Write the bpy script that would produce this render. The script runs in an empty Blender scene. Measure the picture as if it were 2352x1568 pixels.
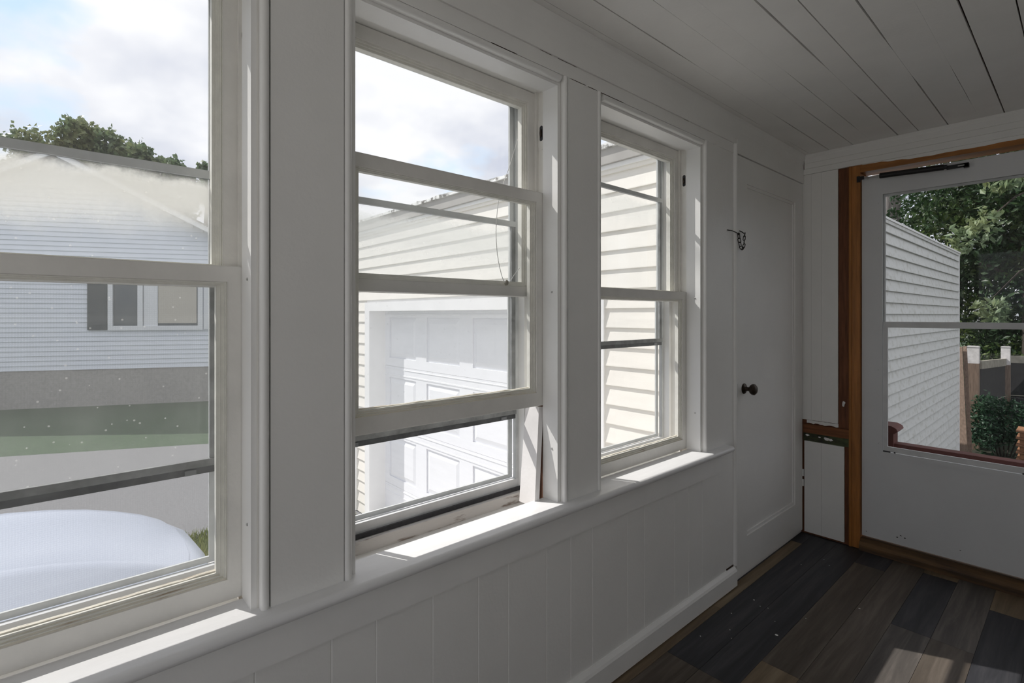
import bpy, bmesh, math, random
import numpy as np
from mathutils import Vector, Matrix

# ------------------------------------------------------------------ camera, sky, sun, exposure
SC = bpy.context.scene
COL = SC.collection
cam_d = bpy.data.cameras.new('camera')
cam = bpy.data.objects.new('camera', cam_d)
COL.objects.link(cam)
SC.camera = cam
FPX = 1178.0
TH = math.radians(48.34)
cam_d.sensor_fit = 'HORIZONTAL'
cam_d.sensor_width = 36.0
cam_d.lens = 36.0 * FPX / 2352.0
cam_d.shift_y = -61.0 / 2352.0
cam_d.clip_start = 0.02
cam_d.clip_end = 400
cam.location = (1.1343, 0.0, 1.30)
cam.rotation_euler = (math.radians(90), 0, TH)

SUN_DIR = Vector((1.0, 0.48, -1.16)).normalized()
SUN_E = 3.7
SKY_GAIN = 1.0
EXPOSURE = 0.26
SC.view_settings.view_transform = 'Standard'
SC.view_settings.look = 'None'
SC.view_settings.gamma = 1.0
SC.view_settings.use_curve_mapping = False
SC.view_settings.exposure = EXPOSURE
SC.cycles.max_bounces = 12
SC.cycles.diffuse_bounces = 7
SC.cycles.transparent_max_bounces = 32
SC.cycles.sample_clamp_indirect = 6.0
SC.cycles.caustics_reflective = False
SC.cycles.caustics_refractive = False

def make_world():
    w = bpy.data.worlds.new('sky'); SC.world = w; w.use_nodes = True
    nt = w.node_tree; N = nt.nodes; L = nt.links; N.clear()
    out = N.new('ShaderNodeOutputWorld'); bg = N.new('ShaderNodeBackground')
    L.new(bg.outputs[0], out.inputs[0])
    tc = N.new('ShaderNodeTexCoord')
    sep = N.new('ShaderNodeSeparateXYZ'); L.new(tc.outputs['Generated'], sep.inputs[0])
    zz = N.new('ShaderNodeMath'); zz.operation = 'MAXIMUM'; zz.inputs[1].default_value = 0.0
    L.new(sep.outputs[2], zz.inputs[0])
    den = N.new('ShaderNodeMath'); den.operation = 'ADD'; den.inputs[1].default_value = 0.28
    L.new(zz.outputs[0], den.inputs[0])
    inv = N.new('ShaderNodeMath'); inv.operation = 'DIVIDE'; inv.inputs[0].default_value = 1.0
    L.new(den.outputs[0], inv.inputs[1])
    proj = N.new('ShaderNodeVectorMath'); proj.operation = 'SCALE'
    L.new(tc.outputs['Generated'], proj.inputs[0]); L.new(inv.outputs[0], proj.inputs['Scale'])
    def noise(scale, det, rough, loc):
        m = N.new('ShaderNodeMapping'); m.inputs['Location'].default_value = loc
        L.new(proj.outputs[0], m.inputs[0])
        n = N.new('ShaderNodeTexNoise'); n.inputs['Scale'].default_value = scale
        n.inputs['Detail'].default_value = det; n.inputs['Roughness'].default_value = rough
        L.new(m.outputs[0], n.inputs[0]); return n
    n1 = noise(1.5, 9, 0.55, (3.1, 1.7, 0.0))
    n2 = noise(2.3, 6, 0.5, (8.4, 2.2, 5.0))
    cov = N.new('ShaderNodeValToRGB')
    cov.color_ramp.elements[0].position = 0.41; cov.color_ramp.elements[1].position = 0.52
    # openings of blue between the clouds, at fixed compass directions
    acc = None
    for d, a, b in (((-1.33, 0.01, 0.38), 0.982, 0.9985), ((-1.36, -0.04, 0.52), 0.990, 0.9995), ((-0.824, 0.579, 0.30), 0.994, 0.9995), ((-0.93, 0.458, 0.27), 0.995, 0.9995), ((-0.6, 0.8, 0.35), 0.985, 0.999), ((0.4, -0.8, 0.6), 0.9, 0.98), ((0.6, 0.7, 0.5), 0.9, 0.98)):
        v = Vector(d).normalized()
        nm = N.new('ShaderNodeVectorMath'); nm.operation = 'NORMALIZE'; L.new(tc.outputs['Generated'], nm.inputs[0])
        dt = N.new('ShaderNodeVectorMath'); dt.operation = 'DOT_PRODUCT'; dt.inputs[1].default_value = v
        L.new(nm.outputs[0], dt.inputs[0])
        mr = N.new('ShaderNodeMapRange'); mr.interpolation_type = 'SMOOTHSTEP'
        mr.inputs['From Min'].default_value = a; mr.inputs['From Max'].default_value = b
        mr.inputs['To Min'].default_value = 0.0; mr.inputs['To Max'].default_value = 0.115
        L.new(dt.outputs['Value'], mr.inputs[0])
        if acc is None: acc = mr.outputs[0]
        else:
            ad = N.new('ShaderNodeMath'); ad.operation = 'ADD'
            L.new(acc, ad.inputs[0]); L.new(mr.outputs[0], ad.inputs[1]); acc = ad.outputs[0]
    sub = N.new('ShaderNodeMath'); sub.operation = 'SUBTRACT'
    up = N.new('ShaderNodeMath'); up.operation = 'ADD'; up.inputs[1].default_value = 0.165
    L.new(n1.outputs[0], up.inputs[0])
    L.new(up.outputs[0], sub.inputs[0]); L.new(acc, sub.inputs[1])
    L.new(sub.outputs[0], cov.inputs[0])
    shade = N.new('ShaderNodeValToRGB')
    e = shade.color_ramp.elements
    e[0].position = 0.34; e[0].color = (0.57, 0.60, 0.70, 1)
    e[1].position = 0.56; e[1].color = (0.90, 0.90, 0.925, 1)
    L.new(n2.outputs[0], shade.inputs[0])
    blue = N.new('ShaderNodeMix'); blue.data_type = 'RGBA'
    blue.inputs['A'].default_value = (0.72, 0.87, 1.0, 1); blue.inputs['B'].default_value = (0.34, 0.55, 0.92, 1)
    L.new(zz.outputs[0], blue.inputs['Factor'])
    mix = N.new('ShaderNodeMix'); mix.data_type = 'RGBA'
    L.new(cov.outputs[0], mix.inputs['Factor']); L.new(blue.outputs['Result'], mix.inputs['A']); L.new(shade.outputs[0], mix.inputs['B'])
    # ground half
    gr = N.new('ShaderNodeMapRange'); gr.inputs['From Min'].default_value = -0.02; gr.inputs['From Max'].default_value = 0.02
    L.new(sep.outputs[2], gr.inputs[0])
    mg = N.new('ShaderNodeMix'); mg.data_type = 'RGBA'; mg.inputs['A'].default_value = (0.2, 0.22, 0.19, 1)
    L.new(gr.outputs[0], mg.inputs['Factor']); L.new(mix.outputs['Result'], mg.inputs['B'])
    L.new(mg.outputs['Result'], bg.inputs[0])
    bg.inputs[1].default_value = SKY_GAIN
make_world()
sun_d = bpy.data.lights.new('sun', 'SUN'); sun = bpy.data.objects.new('sun', sun_d); COL.objects.link(sun)
sun_d.energy = SUN_E; sun_d.angle = math.radians(0.53); sun_d.color = (1.0, 0.965, 0.92)
sun.rotation_euler = SUN_DIR.to_track_quat('-Z', 'Y').to_euler()
sun.location = (-6, -3, 9)

# ------------------------------------------------------------------ materials
def mat(name, col, rough=0.5, var=0.0, vscale=6.0, col2=None, bump=0.0, bscale=60.0, stretch=(1, 1, 1), metal=0.0, spec=0.4, lo=0.35, hi=0.65):
    m = bpy.data.materials.new(name); m.use_nodes = True
    nt = m.node_tree; N = nt.nodes; L = nt.links
    b = N['Principled BSDF']
    b.inputs['Base Color'].default_value = (*col, 1); b.inputs['Roughness'].default_value = rough
    b.inputs['Metallic'].default_value = metal; b.inputs['Specular IOR Level'].default_value = spec
    if var > 0 or col2 or bump:
        tc = N.new('ShaderNodeTexCoord'); mp = N.new('ShaderNodeMapping'); mp.inputs['Scale'].default_value = stretch
        L.new(tc.outputs['Object'], mp.inputs[0])
    if var > 0 or col2:
        n = N.new('ShaderNodeTexNoise'); n.inputs['Scale'].default_value = vscale; n.inputs['Detail'].default_value = 6; n.inputs['Roughness'].default_value = 0.6
        L.new(mp.outputs[0], n.inputs[0])
        r = N.new('ShaderNodeValToRGB'); r.color_ramp.elements[0].position = lo; r.color_ramp.elements[1].position = hi
        c2 = col2 if col2 else tuple(max(0, c * (1 - var)) for c in col)
        r.color_ramp.elements[0].color = (*c2, 1); r.color_ramp.elements[1].color = (*col, 1)
        L.new(n.outputs[0], r.inputs[0]); L.new(r.outputs[0], b.inputs['Base Color'])
    if bump:
        n2 = N.new('ShaderNodeTexNoise'); n2.inputs['Scale'].default_value = bscale; n2.inputs['Detail'].default_value = 4
        L.new(mp.outputs[0], n2.inputs[0])
        bp = N.new('ShaderNodeBump'); bp.inputs['Strength'].default_value = bump; bp.inputs['Distance'].default_value = 0.002
        L.new(n2.outputs[0], bp.inputs['Height']); L.new(bp.outputs[0], b.inputs['Normal'])
    return m

M = {}
M['wall'] = mat('white_wall_paint', (0.87, 0.865, 0.845), 0.42, 0.04, 3.0, bump=0.25, bscale=90)
M['trim'] = mat('white_trim_paint', (0.88, 0.875, 0.86), 0.35, 0.04, 5.0, bump=0.2, bscale=70)
M['stool'] = mat('white_stool_paint', (0.84, 0.84, 0.845), 0.32, 0.05, 9.0, bump=0.25, bscale=50, stretch=(3, 0.6, 3))
M['sash'] = mat('aged_sash_paint', (0.84, 0.825, 0.785), 0.45, 0.10, 7.0, bump=0.35, bscale=60)
M['glazing'] = mat('glazing_bead_paint', (0.85, 0.84, 0.78), 0.5, 0.10, 25.0, bump=0.4, bscale=90)
M['flaky'] = mat('flaking_bead_paint', (0.78, 0.74, 0.64), 0.6, col2=(0.33, 0.22, 0.13), vscale=26.0, bump=0.8, bscale=120, stretch=(3, 0.35, 3), lo=0.30, hi=0.43)
M['weathered'] = mat('weathered_white_wood', (0.62, 0.60, 0.58), 0.6, col2=(0.22, 0.17, 0.14), vscale=18.0, bump=0.6, bscale=80, stretch=(3, 0.5, 3), lo=0.3, hi=0.42)
M['dirt'] = mat('dirty_bare_sill', (0.24, 0.18, 0.12), 0.9, col2=(0.06, 0.05, 0.035), vscale=40.0, bump=1.0, bscale=140)
M['alum'] = mat('aged_aluminium', (0.66, 0.68, 0.68), 0.45, 0.18, 14.0, metal=0.0, bump=0.15, bscale=120)
M['alum_white'] = mat('white_aluminium', (0.74, 0.75, 0.76), 0.4, 0.10, 14.0)
M['alum_dark'] = mat('dark_latch_aluminium', (0.24, 0.25, 0.26), 0.5, 0.2, 14.0)  # dark grey of the storm panel latches
M['seal'] = mat('grey_seal', (0.13, 0.135, 0.14), 0.7, 0.4, 30)
M['alum_mid'] = mat('weathered_shaded_aluminium', (0.33, 0.34, 0.34), 0.6, 0.4, 22.0, bump=0.3)  # weathered rail grey; also puts shade into the lower storm panel frames
M['rubber'] = mat('dark_seal', (0.055, 0.055, 0.06), 0.7, 0.3, 60)
M['brown_bare'] = mat('bare_brown_wood', (0.16, 0.07, 0.04), 0.75, 0.4, 12.0, bump=0.4, stretch=(6, 6, 0.8))
M['orange_wood'] = mat('stained_orange_wood', (0.46, 0.185, 0.045), 0.42, 0.35, 9.0, bump=0.25, stretch=(7, 7, 0.5))
M['orange_wood_x'] = mat('stained_orange_head', (0.44, 0.18, 0.045), 0.42, 0.35, 9.0, bump=0.25, stretch=(0.5, 7, 7))
M['stud'] = mat('old_brown_stud', (0.20, 0.075, 0.032), 0.7, 0.5, 9.0, bump=0.4, stretch=(7, 7, 0.6))
M['block'] = mat('brown_blocking', (0.25, 0.095, 0.035), 0.7, 0.45, 9.0, bump=0.4, stretch=(0.6, 7, 7))
M['green_paint'] = mat('old_green_paint', (0.085, 0.105, 0.045), 0.7, col2=(0.03, 0.03, 0.022), vscale=22, bump=0.5, stretch=(1, 1, 2))
M['threshold'] = mat('worn_threshold_wood', (0.17, 0.095, 0.04), 0.6, col2=(0.06, 0.035, 0.02), vscale=6, bump=0.4, stretch=(0.6, 5, 5))
M['ceil'] = mat('white_ceiling_paint', (0.88, 0.87, 0.85), 0.5, 0.05, 4.0, bump=0.25, bscale=80)
M['ceil_back'] = mat('dark_ceiling_gap', (0.045, 0.022, 0.014), 0.9)
M['bronze'] = mat('dark_bronze', (0.055, 0.04, 0.03), 0.38, 0.3, 40, metal=0.6)
M['iron'] = mat('dark_iron', (0.035, 0.03, 0.026), 0.55, 0.3, 60, metal=0.5)
M['black'] = mat('black_closer_paint', (0.012, 0.012, 0.013), 0.35)
M['steel'] = mat('dull_steel', (0.5, 0.5, 0.48), 0.3, metal=0.9)
M['door_white'] = mat('white_storm_door', (0.74, 0.75, 0.765), 0.4, 0.05, 3.0)
M['string'] = mat('white_string', (0.85, 0.85, 0.83), 0.7)
M['siding'] = mat('cream_vinyl_siding', (0.82, 0.79, 0.735), 0.5, 0.05, 4.0, bump=0.2, bscale=60, stretch=(1, 1, 6))
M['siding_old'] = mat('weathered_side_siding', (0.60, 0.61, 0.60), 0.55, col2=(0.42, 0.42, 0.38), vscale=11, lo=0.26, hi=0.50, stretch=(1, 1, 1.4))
M['siding_n'] = mat('neighbour_siding', (0.72, 0.76, 0.84), 0.55, 0.04, 3.0)
M['gtrim'] = mat('garage_white_trim', (0.82, 0.82, 0.82), 0.45, 0.04, 5.0)
M['gdoor'] = mat('garage_door_white', (0.80, 0.81, 0.84), 0.45, 0.03, 5.0, bump=0.15, bscale=60, stretch=(1, 1, 5))
M['fascia'] = mat('grey_fascia', (0.40, 0.385, 0.365), 0.6, 0.12, 6.0)
M['peel'] = mat('peeling_roof_edge', (0.85, 0.85, 0.83), 0.6, col2=(0.12, 0.11, 0.10), vscale=16, lo=0.38, hi=0.5, bump=0.6)
M['roofing'] = mat('grey_roofing', (0.12, 0.115, 0.11), 0.9, 0.3, 9.0)
M['concrete'] = mat('grey_concrete', (0.36, 0.345, 0.335), 0.9, 0.2, 18.0, bump=0.3)
M['asphalt'] = mat('pale_asphalt', (0.215, 0.215, 0.22), 0.9, 0.25, 45.0, bump=0.4, bscale=120)
M['lawn'] = mat('shade_darkened_lawn', (0.055, 0.095, 0.045), 0.95, col2=(0.03, 0.055, 0.026), vscale=22.0, bump=0.8, bscale=120)  # green darkened to stand in for house shadow that falls short of the lawn
M['yard'] = mat('shade_darkened_yard', (0.03, 0.045, 0.022), 0.95, col2=(0.025, 0.022, 0.016), vscale=6.0, bump=0.8, bscale=40)  # earth coloured extra dark in place of tree shade over the yard
M['grass'] = mat('grass_blade_green', (0.37, 0.35, 0.11), 0.8, col2=(0.20, 0.25, 0.06), vscale=5)
M['shutter'] = mat('dark_shutter', (0.045, 0.055, 0.065), 0.6)
M['frame_n'] = mat('neighbour_window_frame', (0.72, 0.74, 0.78), 0.5)
M['dark_glass'] = mat('dark_window_glass', (0.06, 0.075, 0.09), 0.08, spec=0.6)
M['blind'] = mat('beige_window_blind', (0.50, 0.47, 0.42), 0.8)
M['car'] = mat('silver_car_paint', (0.50, 0.54, 0.63), 0.25, metal=0.1, spec=0.7)
M['car_dark'] = mat('car_dark_plastic', (0.03, 0.03, 0.033), 0.6)
M['lens'] = mat('headlight_lens', (0.55, 0.57, 0.6), 0.1, metal=0.3)
M['tyre'] = mat('tyre_rubber', (0.02, 0.02, 0.02), 0.85)
M['bark_pale'] = mat('pale_dead_bark', (0.42, 0.38, 0.36), 0.9, col2=(0.22, 0.19, 0.18), vscale=6, bump=0.8, bscale=20, stretch=(3, 3, 0.5))
M['bark'] = mat('dark_bark', (0.06, 0.05, 0.04), 0.95, 0.5, 9, bump=0.8, bscale=25, stretch=(3, 3, 0.5))
M['fence_wood'] = mat('weathered_fence_wood', (0.23, 0.165, 0.125), 0.9, 0.4, 10, bump=0.5, stretch=(6, 6, 0.6))
M['fence_grey'] = mat('grey_fence_rail', (0.33, 0.31, 0.26), 0.9, 0.3, 10)
M['post_white'] = mat('white_painted_post_top', (0.68, 0.66, 0.65), 0.7, 0.25, 14)
M['dark_mesh'] = mat('dark_fence_net', (0.028, 0.028, 0.03), 0.9, 0.5, 12)
M['pallet'] = mat('orange_brown_pallet', (0.34, 0.17, 0.09), 0.85, 0.4, 12)
M['stone'] = mat('pale_garden_stone', (0.22, 0.205, 0.19), 0.9, col2=(0.13, 0.13, 0.10), vscale=9, bump=0.5, lo=0.4, hi=0.5)
M['deck_red'] = mat('dark_red_deck_paint', (0.13, 0.04, 0.033), 0.55, 0.3, 8)
M['green_box'] = mat('dark_green_box', (0.035, 0.11, 0.085), 0.5, 0.2, 4)
M['speck'] = mat('white_paint_speck', (0.8, 0.8, 0.78), 0.6)

def leaf_mat(name, c1, c2, c3, vs=1.2):
    m = bpy.data.materials.new(name); m.use_nodes = True
    nt = m.node_tree; N = nt.nodes; L = nt.links; N.clear()
    out = N.new('ShaderNodeOutputMaterial'); d = N.new('ShaderNodeBsdfPrincipled'); t = N.new('ShaderNodeBsdfTranslucent'); mx = N.new('ShaderNodeMixShader')
    tc = N.new('ShaderNodeTexCoord'); n = N.new('ShaderNodeTexNoise'); n.inputs['Scale'].default_value = vs; n.inputs['Detail'].default_value = 8; n.inputs['Roughness'].default_value = 0.75
    L.new(tc.outputs['Object'], n.inputs[0])
    r = N.new('ShaderNodeValToRGB'); e = r.color_ramp.elements
    e[0].position = 0.36; e[0].color = (*c1, 1); e[1].position = 0.72; e[1].color = (*c3, 1)
    k = e.new(0.5); k.color = (*c2, 1)
    L.new(n.outputs[0], r.inputs[0]); L.new(r.outputs[0], d.inputs['Base Color']); L.new(r.outputs[0], t.inputs[0])
    d.inputs['Roughness'].default_value = 0.45
    mx.inputs[0].default_value = 0.35; L.new(d.outputs[0], mx.inputs[1]); L.new(t.outputs[0], mx.inputs[2]); L.new(mx.outputs[0], out.inputs[0])
    return m
M['leaf_far'] = leaf_mat('far_tree_leaves', (0.10, 0.16, 0.10), (0.15, 0.20, 0.10), (0.27, 0.25, 0.09), 0.45)
M['leaf_dark'] = leaf_mat('back_tree_leaves', (0.016, 0.040, 0.015), (0.030, 0.068, 0.022), (0.15, 0.19, 0.035), 0.8)
M['leaf_light'] = leaf_mat('pale_branch_leaves', (0.11, 0.17, 0.09), (0.17, 0.23, 0.12), (0.24, 0.26, 0.09), 2.0)
M['leaf_bush'] = leaf_mat('dark_bush_leaves', (0.02, 0.055, 0.03), (0.03, 0.075, 0.04), (0.05, 0.11, 0.05), 3.0)

def glass(name, dirt=0.04, band=None, dcol=(0.8, 0.8, 0.78), speck=0.0):
    """Clear pane with a film of dust: band = (z0, z1, z2, amount) puts a heavier smear of dirt between heights."""
    m = bpy.data.materials.new(name); m.use_nodes = True
    nt = m.node_tree; N = nt.nodes; L = nt.links; N.clear()
    out = N.new('ShaderNodeOutputMaterial')
    tr = N.new('ShaderNodeBsdfTransparent'); tr.inputs[0].default_value = (0.994, 0.996, 0.996, 1)
    gl = N.new('ShaderNodeBsdfGlossy'); gl.inputs['Roughness'].default_value = 0.0
    fr = N.new('ShaderNodeFresnel'); fr.inputs['IOR'].default_value = 1.45
    frm = N.new('ShaderNodeMath'); frm.operation = 'MULTIPLY'; frm.inputs[1].default_value = 0.6
    geo = N.new('ShaderNodeNewGeometry'); fb = N.new('ShaderNodeMath'); fb.operation = 'SUBTRACT'; fb.inputs[0].default_value = 1.0
    L.new(geo.outputs['Backfacing'], fb.inputs[1])
    fm = N.new('ShaderNodeMath'); fm.operation = 'MULTIPLY'; L.new(fr.outputs[0], fm.inputs[0]); L.new(fb.outputs[0], fm.inputs[1])
    L.new(fm.outputs[0], frm.inputs[0])
    m1 = N.new('ShaderNodeMixShader'); L.new(frm.outputs[0], m1.inputs[0]); L.new(tr.outputs[0], m1.inputs[1]); L.new(gl.outputs[0], m1.inputs[2])
    df = N.new('ShaderNodeBsdfDiffuse'); df.inputs[0].default_value = (*dcol, 1)
    tl = N.new('ShaderNodeBsdfTranslucent'); tl.inputs[0].default_value = (*dcol, 1)
    dm = N.new('ShaderNodeMixShader'); dm.inputs[0].default_value = 0.6; L.new(df.outputs[0], dm.inputs[1]); L.new(tl.outputs[0], dm.inputs[2])
    tc = N.new('ShaderNodeTexCoord')
    n = N.new('ShaderNodeTexNoise'); n.inputs['Scale'].default_value = 9.0; n.inputs['Detail'].default_value = 9; n.inputs['Roughness'].default_value = 0.75
    L.new(tc.outputs['Object'], n.inputs[0])
    mr = N.new('ShaderNodeMapRange'); mr.inputs['From Min'].default_value = 0.3; mr.inputs['From Max'].default_value = 0.75
    mr.inputs['To Min'].default_value = dirt * 0.6; mr.inputs['To Max'].default_value = dirt * 1.5
    L.new(n.outputs[0], mr.inputs[0]); fac = mr.outputs[0]
    if band:
        z0, z1, z2, amt = band
        sp = N.new('ShaderNodeSeparateXYZ'); L.new(tc.outputs['Object'], sp.inputs[0])
        n3 = N.new('ShaderNodeTexNoise'); n3.inputs['Scale'].default_value = 5.0; n3.inputs['Detail'].default_value = 8; n3.inputs['Roughness'].default_value = 0.7
        L.new(tc.outputs['Object'], n3.inputs[0])
        wob = N.new('ShaderNodeMath'); wob.operation = 'MULTIPLY_ADD'; wob.inputs[1].default_value = 0.10
        L.new(n3.outputs[0], wob.inputs[0]); L.new(sp.outputs[2], wob.inputs[2])
        a = N.new('ShaderNodeMapRange'); a.interpolation_type = 'SMOOTHSTEP'; a.inputs['From Min'].default_value = z0 + 0.045; a.inputs['From Max'].default_value = z1 + 0.045
        b2 = N.new('ShaderNodeMapRange'); b2.interpolation_type = 'SMOOTHSTEP'; b2.inputs['From Min'].default_value = z2 + 0.045; b2.inputs['From Max'].default_value = z2 + 0.075
        b2.inputs['To Min'].default_value = 1.0; b2.inputs['To Max'].default_value = 0.12
        L.new(wob.outputs[0], a.inputs[0]); L.new(wob.outputs[0], b2.inputs[0])
        p = N.new('ShaderNodeMath'); p.operation = 'MULTIPLY'; L.new(a.outputs[0], p.inputs[0]); L.new(b2.outputs[0], p.inputs[1])
        q = N.new('ShaderNodeMath'); q.operation = 'MULTIPLY_ADD'; q.inputs[1].default_value = amt; L.new(p.outputs[0], q.inputs[0]); L.new(fac, q.inputs[2]); fac = q.outputs[0]
    if speck:
        vo = N.new('ShaderNodeTexVoronoi'); vo.inputs['Scale'].default_value = 42.0
        L.new(tc.outputs['Object'], vo.inputs[0])
        lt = N.new('ShaderNodeMath'); lt.operation = 'LESS_THAN'; lt.inputs[1].default_value = 0.085; L.new(vo.outputs['Distance'], lt.inputs[0])
        sm = N.new('ShaderNodeMath'); sm.operation = 'MULTIPLY_ADD'; sm.inputs[1].default_value = speck; L.new(lt.outputs[0], sm.inputs[0]); L.new(fac, sm.inputs[2]); fac = sm.outputs[0]
    cl = N.new('ShaderNodeClamp'); L.new(fac, cl.inputs[0]); cl.inputs['Max'].default_value = 0.9
    m2 = N.new('ShaderNodeMixShader'); L.new(cl.outputs[0], m2.inputs[0]); L.new(m1.outputs[0], m2.inputs[1]); L.new(dm.outputs[0], m2.inputs[2])
    L.new(m2.outputs[0], out.inputs[0])
    return m
M['pane_clear'] = glass('upper_pane_glass', 0.012)
M['pane_lower'] = glass('lower_pane_glass', 0.022)
M['storm_up'] = glass('storm_upper_glass', 0.012)
M['storm_12'] = glass('dusty_storm_glass', 0.045, (1.46, 1.565, 1.585, 0.62), (0.90, 0.89, 0.85), speck=0.25)
M['storm_2'] = glass('dusty_storm_glass_middle', 0.045, (1.40, 1.55, 1.575, 0.36), (0.85, 0.86, 0.84), speck=0.1)
M['storm_3'] = glass('dusty_storm_glass_far', 0.012, (1.66, 1.785, 1.795, 0.26), (0.85, 0.86, 0.84), speck=0.06)
M['door_pane'] = glass('door_glass', 0.004)

def screen_mat():
    m = bpy.data.materials.new('insect_screen_mesh'); m.use_nodes = True
    nt = m.node_tree; N = nt.nodes; L = nt.links; N.clear()
    out = N.new('ShaderNodeOutputMaterial'); tr = N.new('ShaderNodeBsdfTransparent'); df = N.new('ShaderNodeBsdfDiffuse'); df.inputs[0].default_value = (0.34, 0.36, 0.37, 1)
    tc = N.new('ShaderNodeTexCoord'); sp = N.new('ShaderNodeSeparateXYZ'); L.new(tc.outputs['Object'], sp.inputs[0])
    f = None
    for i in (1, 2):
        k = N.new('ShaderNodeMath'); k.operation = 'MULTIPLY'; k.inputs[1].default_value = 2 * math.pi / 0.0042
        L.new(sp.outputs[i], k.inputs[0])
        s = N.new('ShaderNodeMath'); s.operation = 'SINE'; L.new(k.outputs[0], s.inputs[0])
        if f is None: f = s.outputs[0]
        else:
            mx = N.new('ShaderNodeMath'); mx.operation = 'MAXIMUM'; L.new(f, mx.inputs[0]); L.new(s.outputs[0], mx.inputs[1]); f = mx.outputs[0]
    mr = N.new('ShaderNodeMapRange'); mr.inputs['From Min'].default_value = -0.6; mr.inputs['From Max'].default_value = 1.0
    mr.inputs['To Min'].default_value = 0.14; mr.inputs['To Max'].default_value = 0.22
    L.new(f, mr.inputs[0])
    mx = N.new('ShaderNodeMixShader'); L.new(mr.outputs[0], mx.inputs[0]); L.new(tr.outputs[0], mx.inputs[1]); L.new(df.outputs[0], mx.inputs[2]); L.new(mx.outputs[0], out.inputs[0])
    return m
M['screen'] = screen_mat()

def plank_mat(name, c1, c2, c3):
    m = bpy.data.materials.new(name); m.use_nodes = True
    nt = m.node_tree; N = nt.nodes; L = nt.links; b = N['Principled BSDF']
    tc = N.new('ShaderNodeTexCoord'); oi = N.new('ShaderNodeObjectInfo')
    ad = N.new('ShaderNodeVectorMath'); ad.operation = 'ADD'; L.new(tc.outputs['Object'], ad.inputs[0])
    sc = N.new('ShaderNodeVectorMath'); sc.operation = 'SCALE'; sc.inputs[0].default_value = (13, 7, 3); L.new(oi.outputs['Random'], sc.inputs['Scale']); L.new(sc.outputs[0], ad.inputs[1])
    mp = N.new('ShaderNodeMapping'); mp.inputs['Scale'].default_value = (34, 2.2, 1); L.new(ad.outputs[0], mp.inputs[0])
    n = N.new('ShaderNodeTexNoise'); n.inputs['Scale'].default_value = 1.0; n.inputs['Detail'].default_value = 9; n.inputs['Roughness'].default_value = 0.68; n.inputs['Distortion'].default_value = 0.6
    L.new(mp.outputs[0], n.inputs[0])
    r = N.new('ShaderNodeValToRGB'); e = r.color_ramp.elements; e[0].position = 0.3; e[0].color = (*c1, 1); e[1].position = 0.72; e[1].color = (*c3, 1); k = e.new(0.5); k.color = (*c2, 1)
    mp2 = N.new('ShaderNodeMapping'); mp2.inputs['Scale'].default_value = (17, 0.7, 1); L.new(ad.outputs[0], mp2.inputs[0])
    nb = N.new('ShaderNodeTexNoise'); nb.inputs['Scale'].default_value = 1.0; nb.inputs['Detail'].default_value = 3; L.new(mp2.outputs[0], nb.inputs[0])
    av = N.new('ShaderNodeMath'); av.operation = 'MULTIPLY_ADD'; av.inputs[1].default_value = 0.55; hv = N.new('ShaderNodeMath'); hv.operation = 'MULTIPLY'; hv.inputs[1].default_value = 0.45
    L.new(nb.outputs[0], hv.inputs[0]); L.new(n.outputs[0], av.inputs[0]); L.new(hv.outputs[0], av.inputs[2])
    L.new(av.outputs[0], r.inputs[0]); L.new(r.outputs[0], b.inputs['Base Color'])
    b.inputs['Roughness'].default_value = 0.5; b.inputs['Specular IOR Level'].default_value = 0.3
    bp = N.new('ShaderNodeBump'); bp.inputs['Strength'].default_value = 0.25; bp.inputs['Distance'].default_value = 0.001; L.new(n.outputs[0], bp.inputs['Height']); L.new(bp.outputs[0], b.inputs['Normal'])
    return m
M['pl_dark'] = plank_mat('charcoal_plank', (0.0168, 0.0168, 0.0196), (0.0392, 0.0392, 0.0448), (0.0910, 0.0868, 0.0924))
M['pl_brown'] = plank_mat('brown_plank', (0.040, 0.032, 0.025), (0.098, 0.080, 0.064), (0.20, 0.168, 0.14))
M['pl_grey'] = plank_mat('grey_brown_plank', (0.0420, 0.0378, 0.0350), (0.0980, 0.0868, 0.0784), (0.2240, 0.1960, 0.1750))
M['pl_tan'] = plank_mat('tan_plank', (0.0840, 0.0588, 0.0364), (0.1820, 0.1330, 0.0840), (0.2940, 0.2310, 0.1540))

# ------------------------------------------------------------------ mesh helpers
def bx(bm, x0, x1, y0, y1, z0, z1, T=None):
    vs = [Vector((x, y, z)) for x in (x0, x1) for y in (y0, y1) for z in (z0, z1)]
    if T: vs = [T @ v for v in vs]
    v = [bm.verts.new(p) for p in vs]
    for f in ((0, 1, 3, 2), (4, 6, 7, 5), (0, 4, 5, 1), (2, 3, 7, 6), (0, 2, 6, 4), (1, 5, 7, 3)):
        bm.faces.new([v[i] for i in f])
    return v

def prism(bm, prof, a, b, axis='y', T=None):
    """Extrude a closed 2-D profile from a to b. axis 'y': profile (x, z); 'x': (y, z); 'z': (x, y)."""
    def P(p, t):
        v = Vector((p[0], t, p[1])) if axis == 'y' else Vector((t, p[0], p[1])) if axis == 'x' else Vector((p[0], p[1], t))
        return T @ v if T else v
    A = [bm.verts.new(P(p, a)) for p in prof]; B = [bm.verts.new(P(p, b)) for p in prof]
    n = len(prof)
    for i in range(n): bm.faces.new((A[i], A[(i + 1) % n], B[(i + 1) % n], B[i]))
    bm.faces.new(A[::-1]); bm.faces.new(B)

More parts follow.
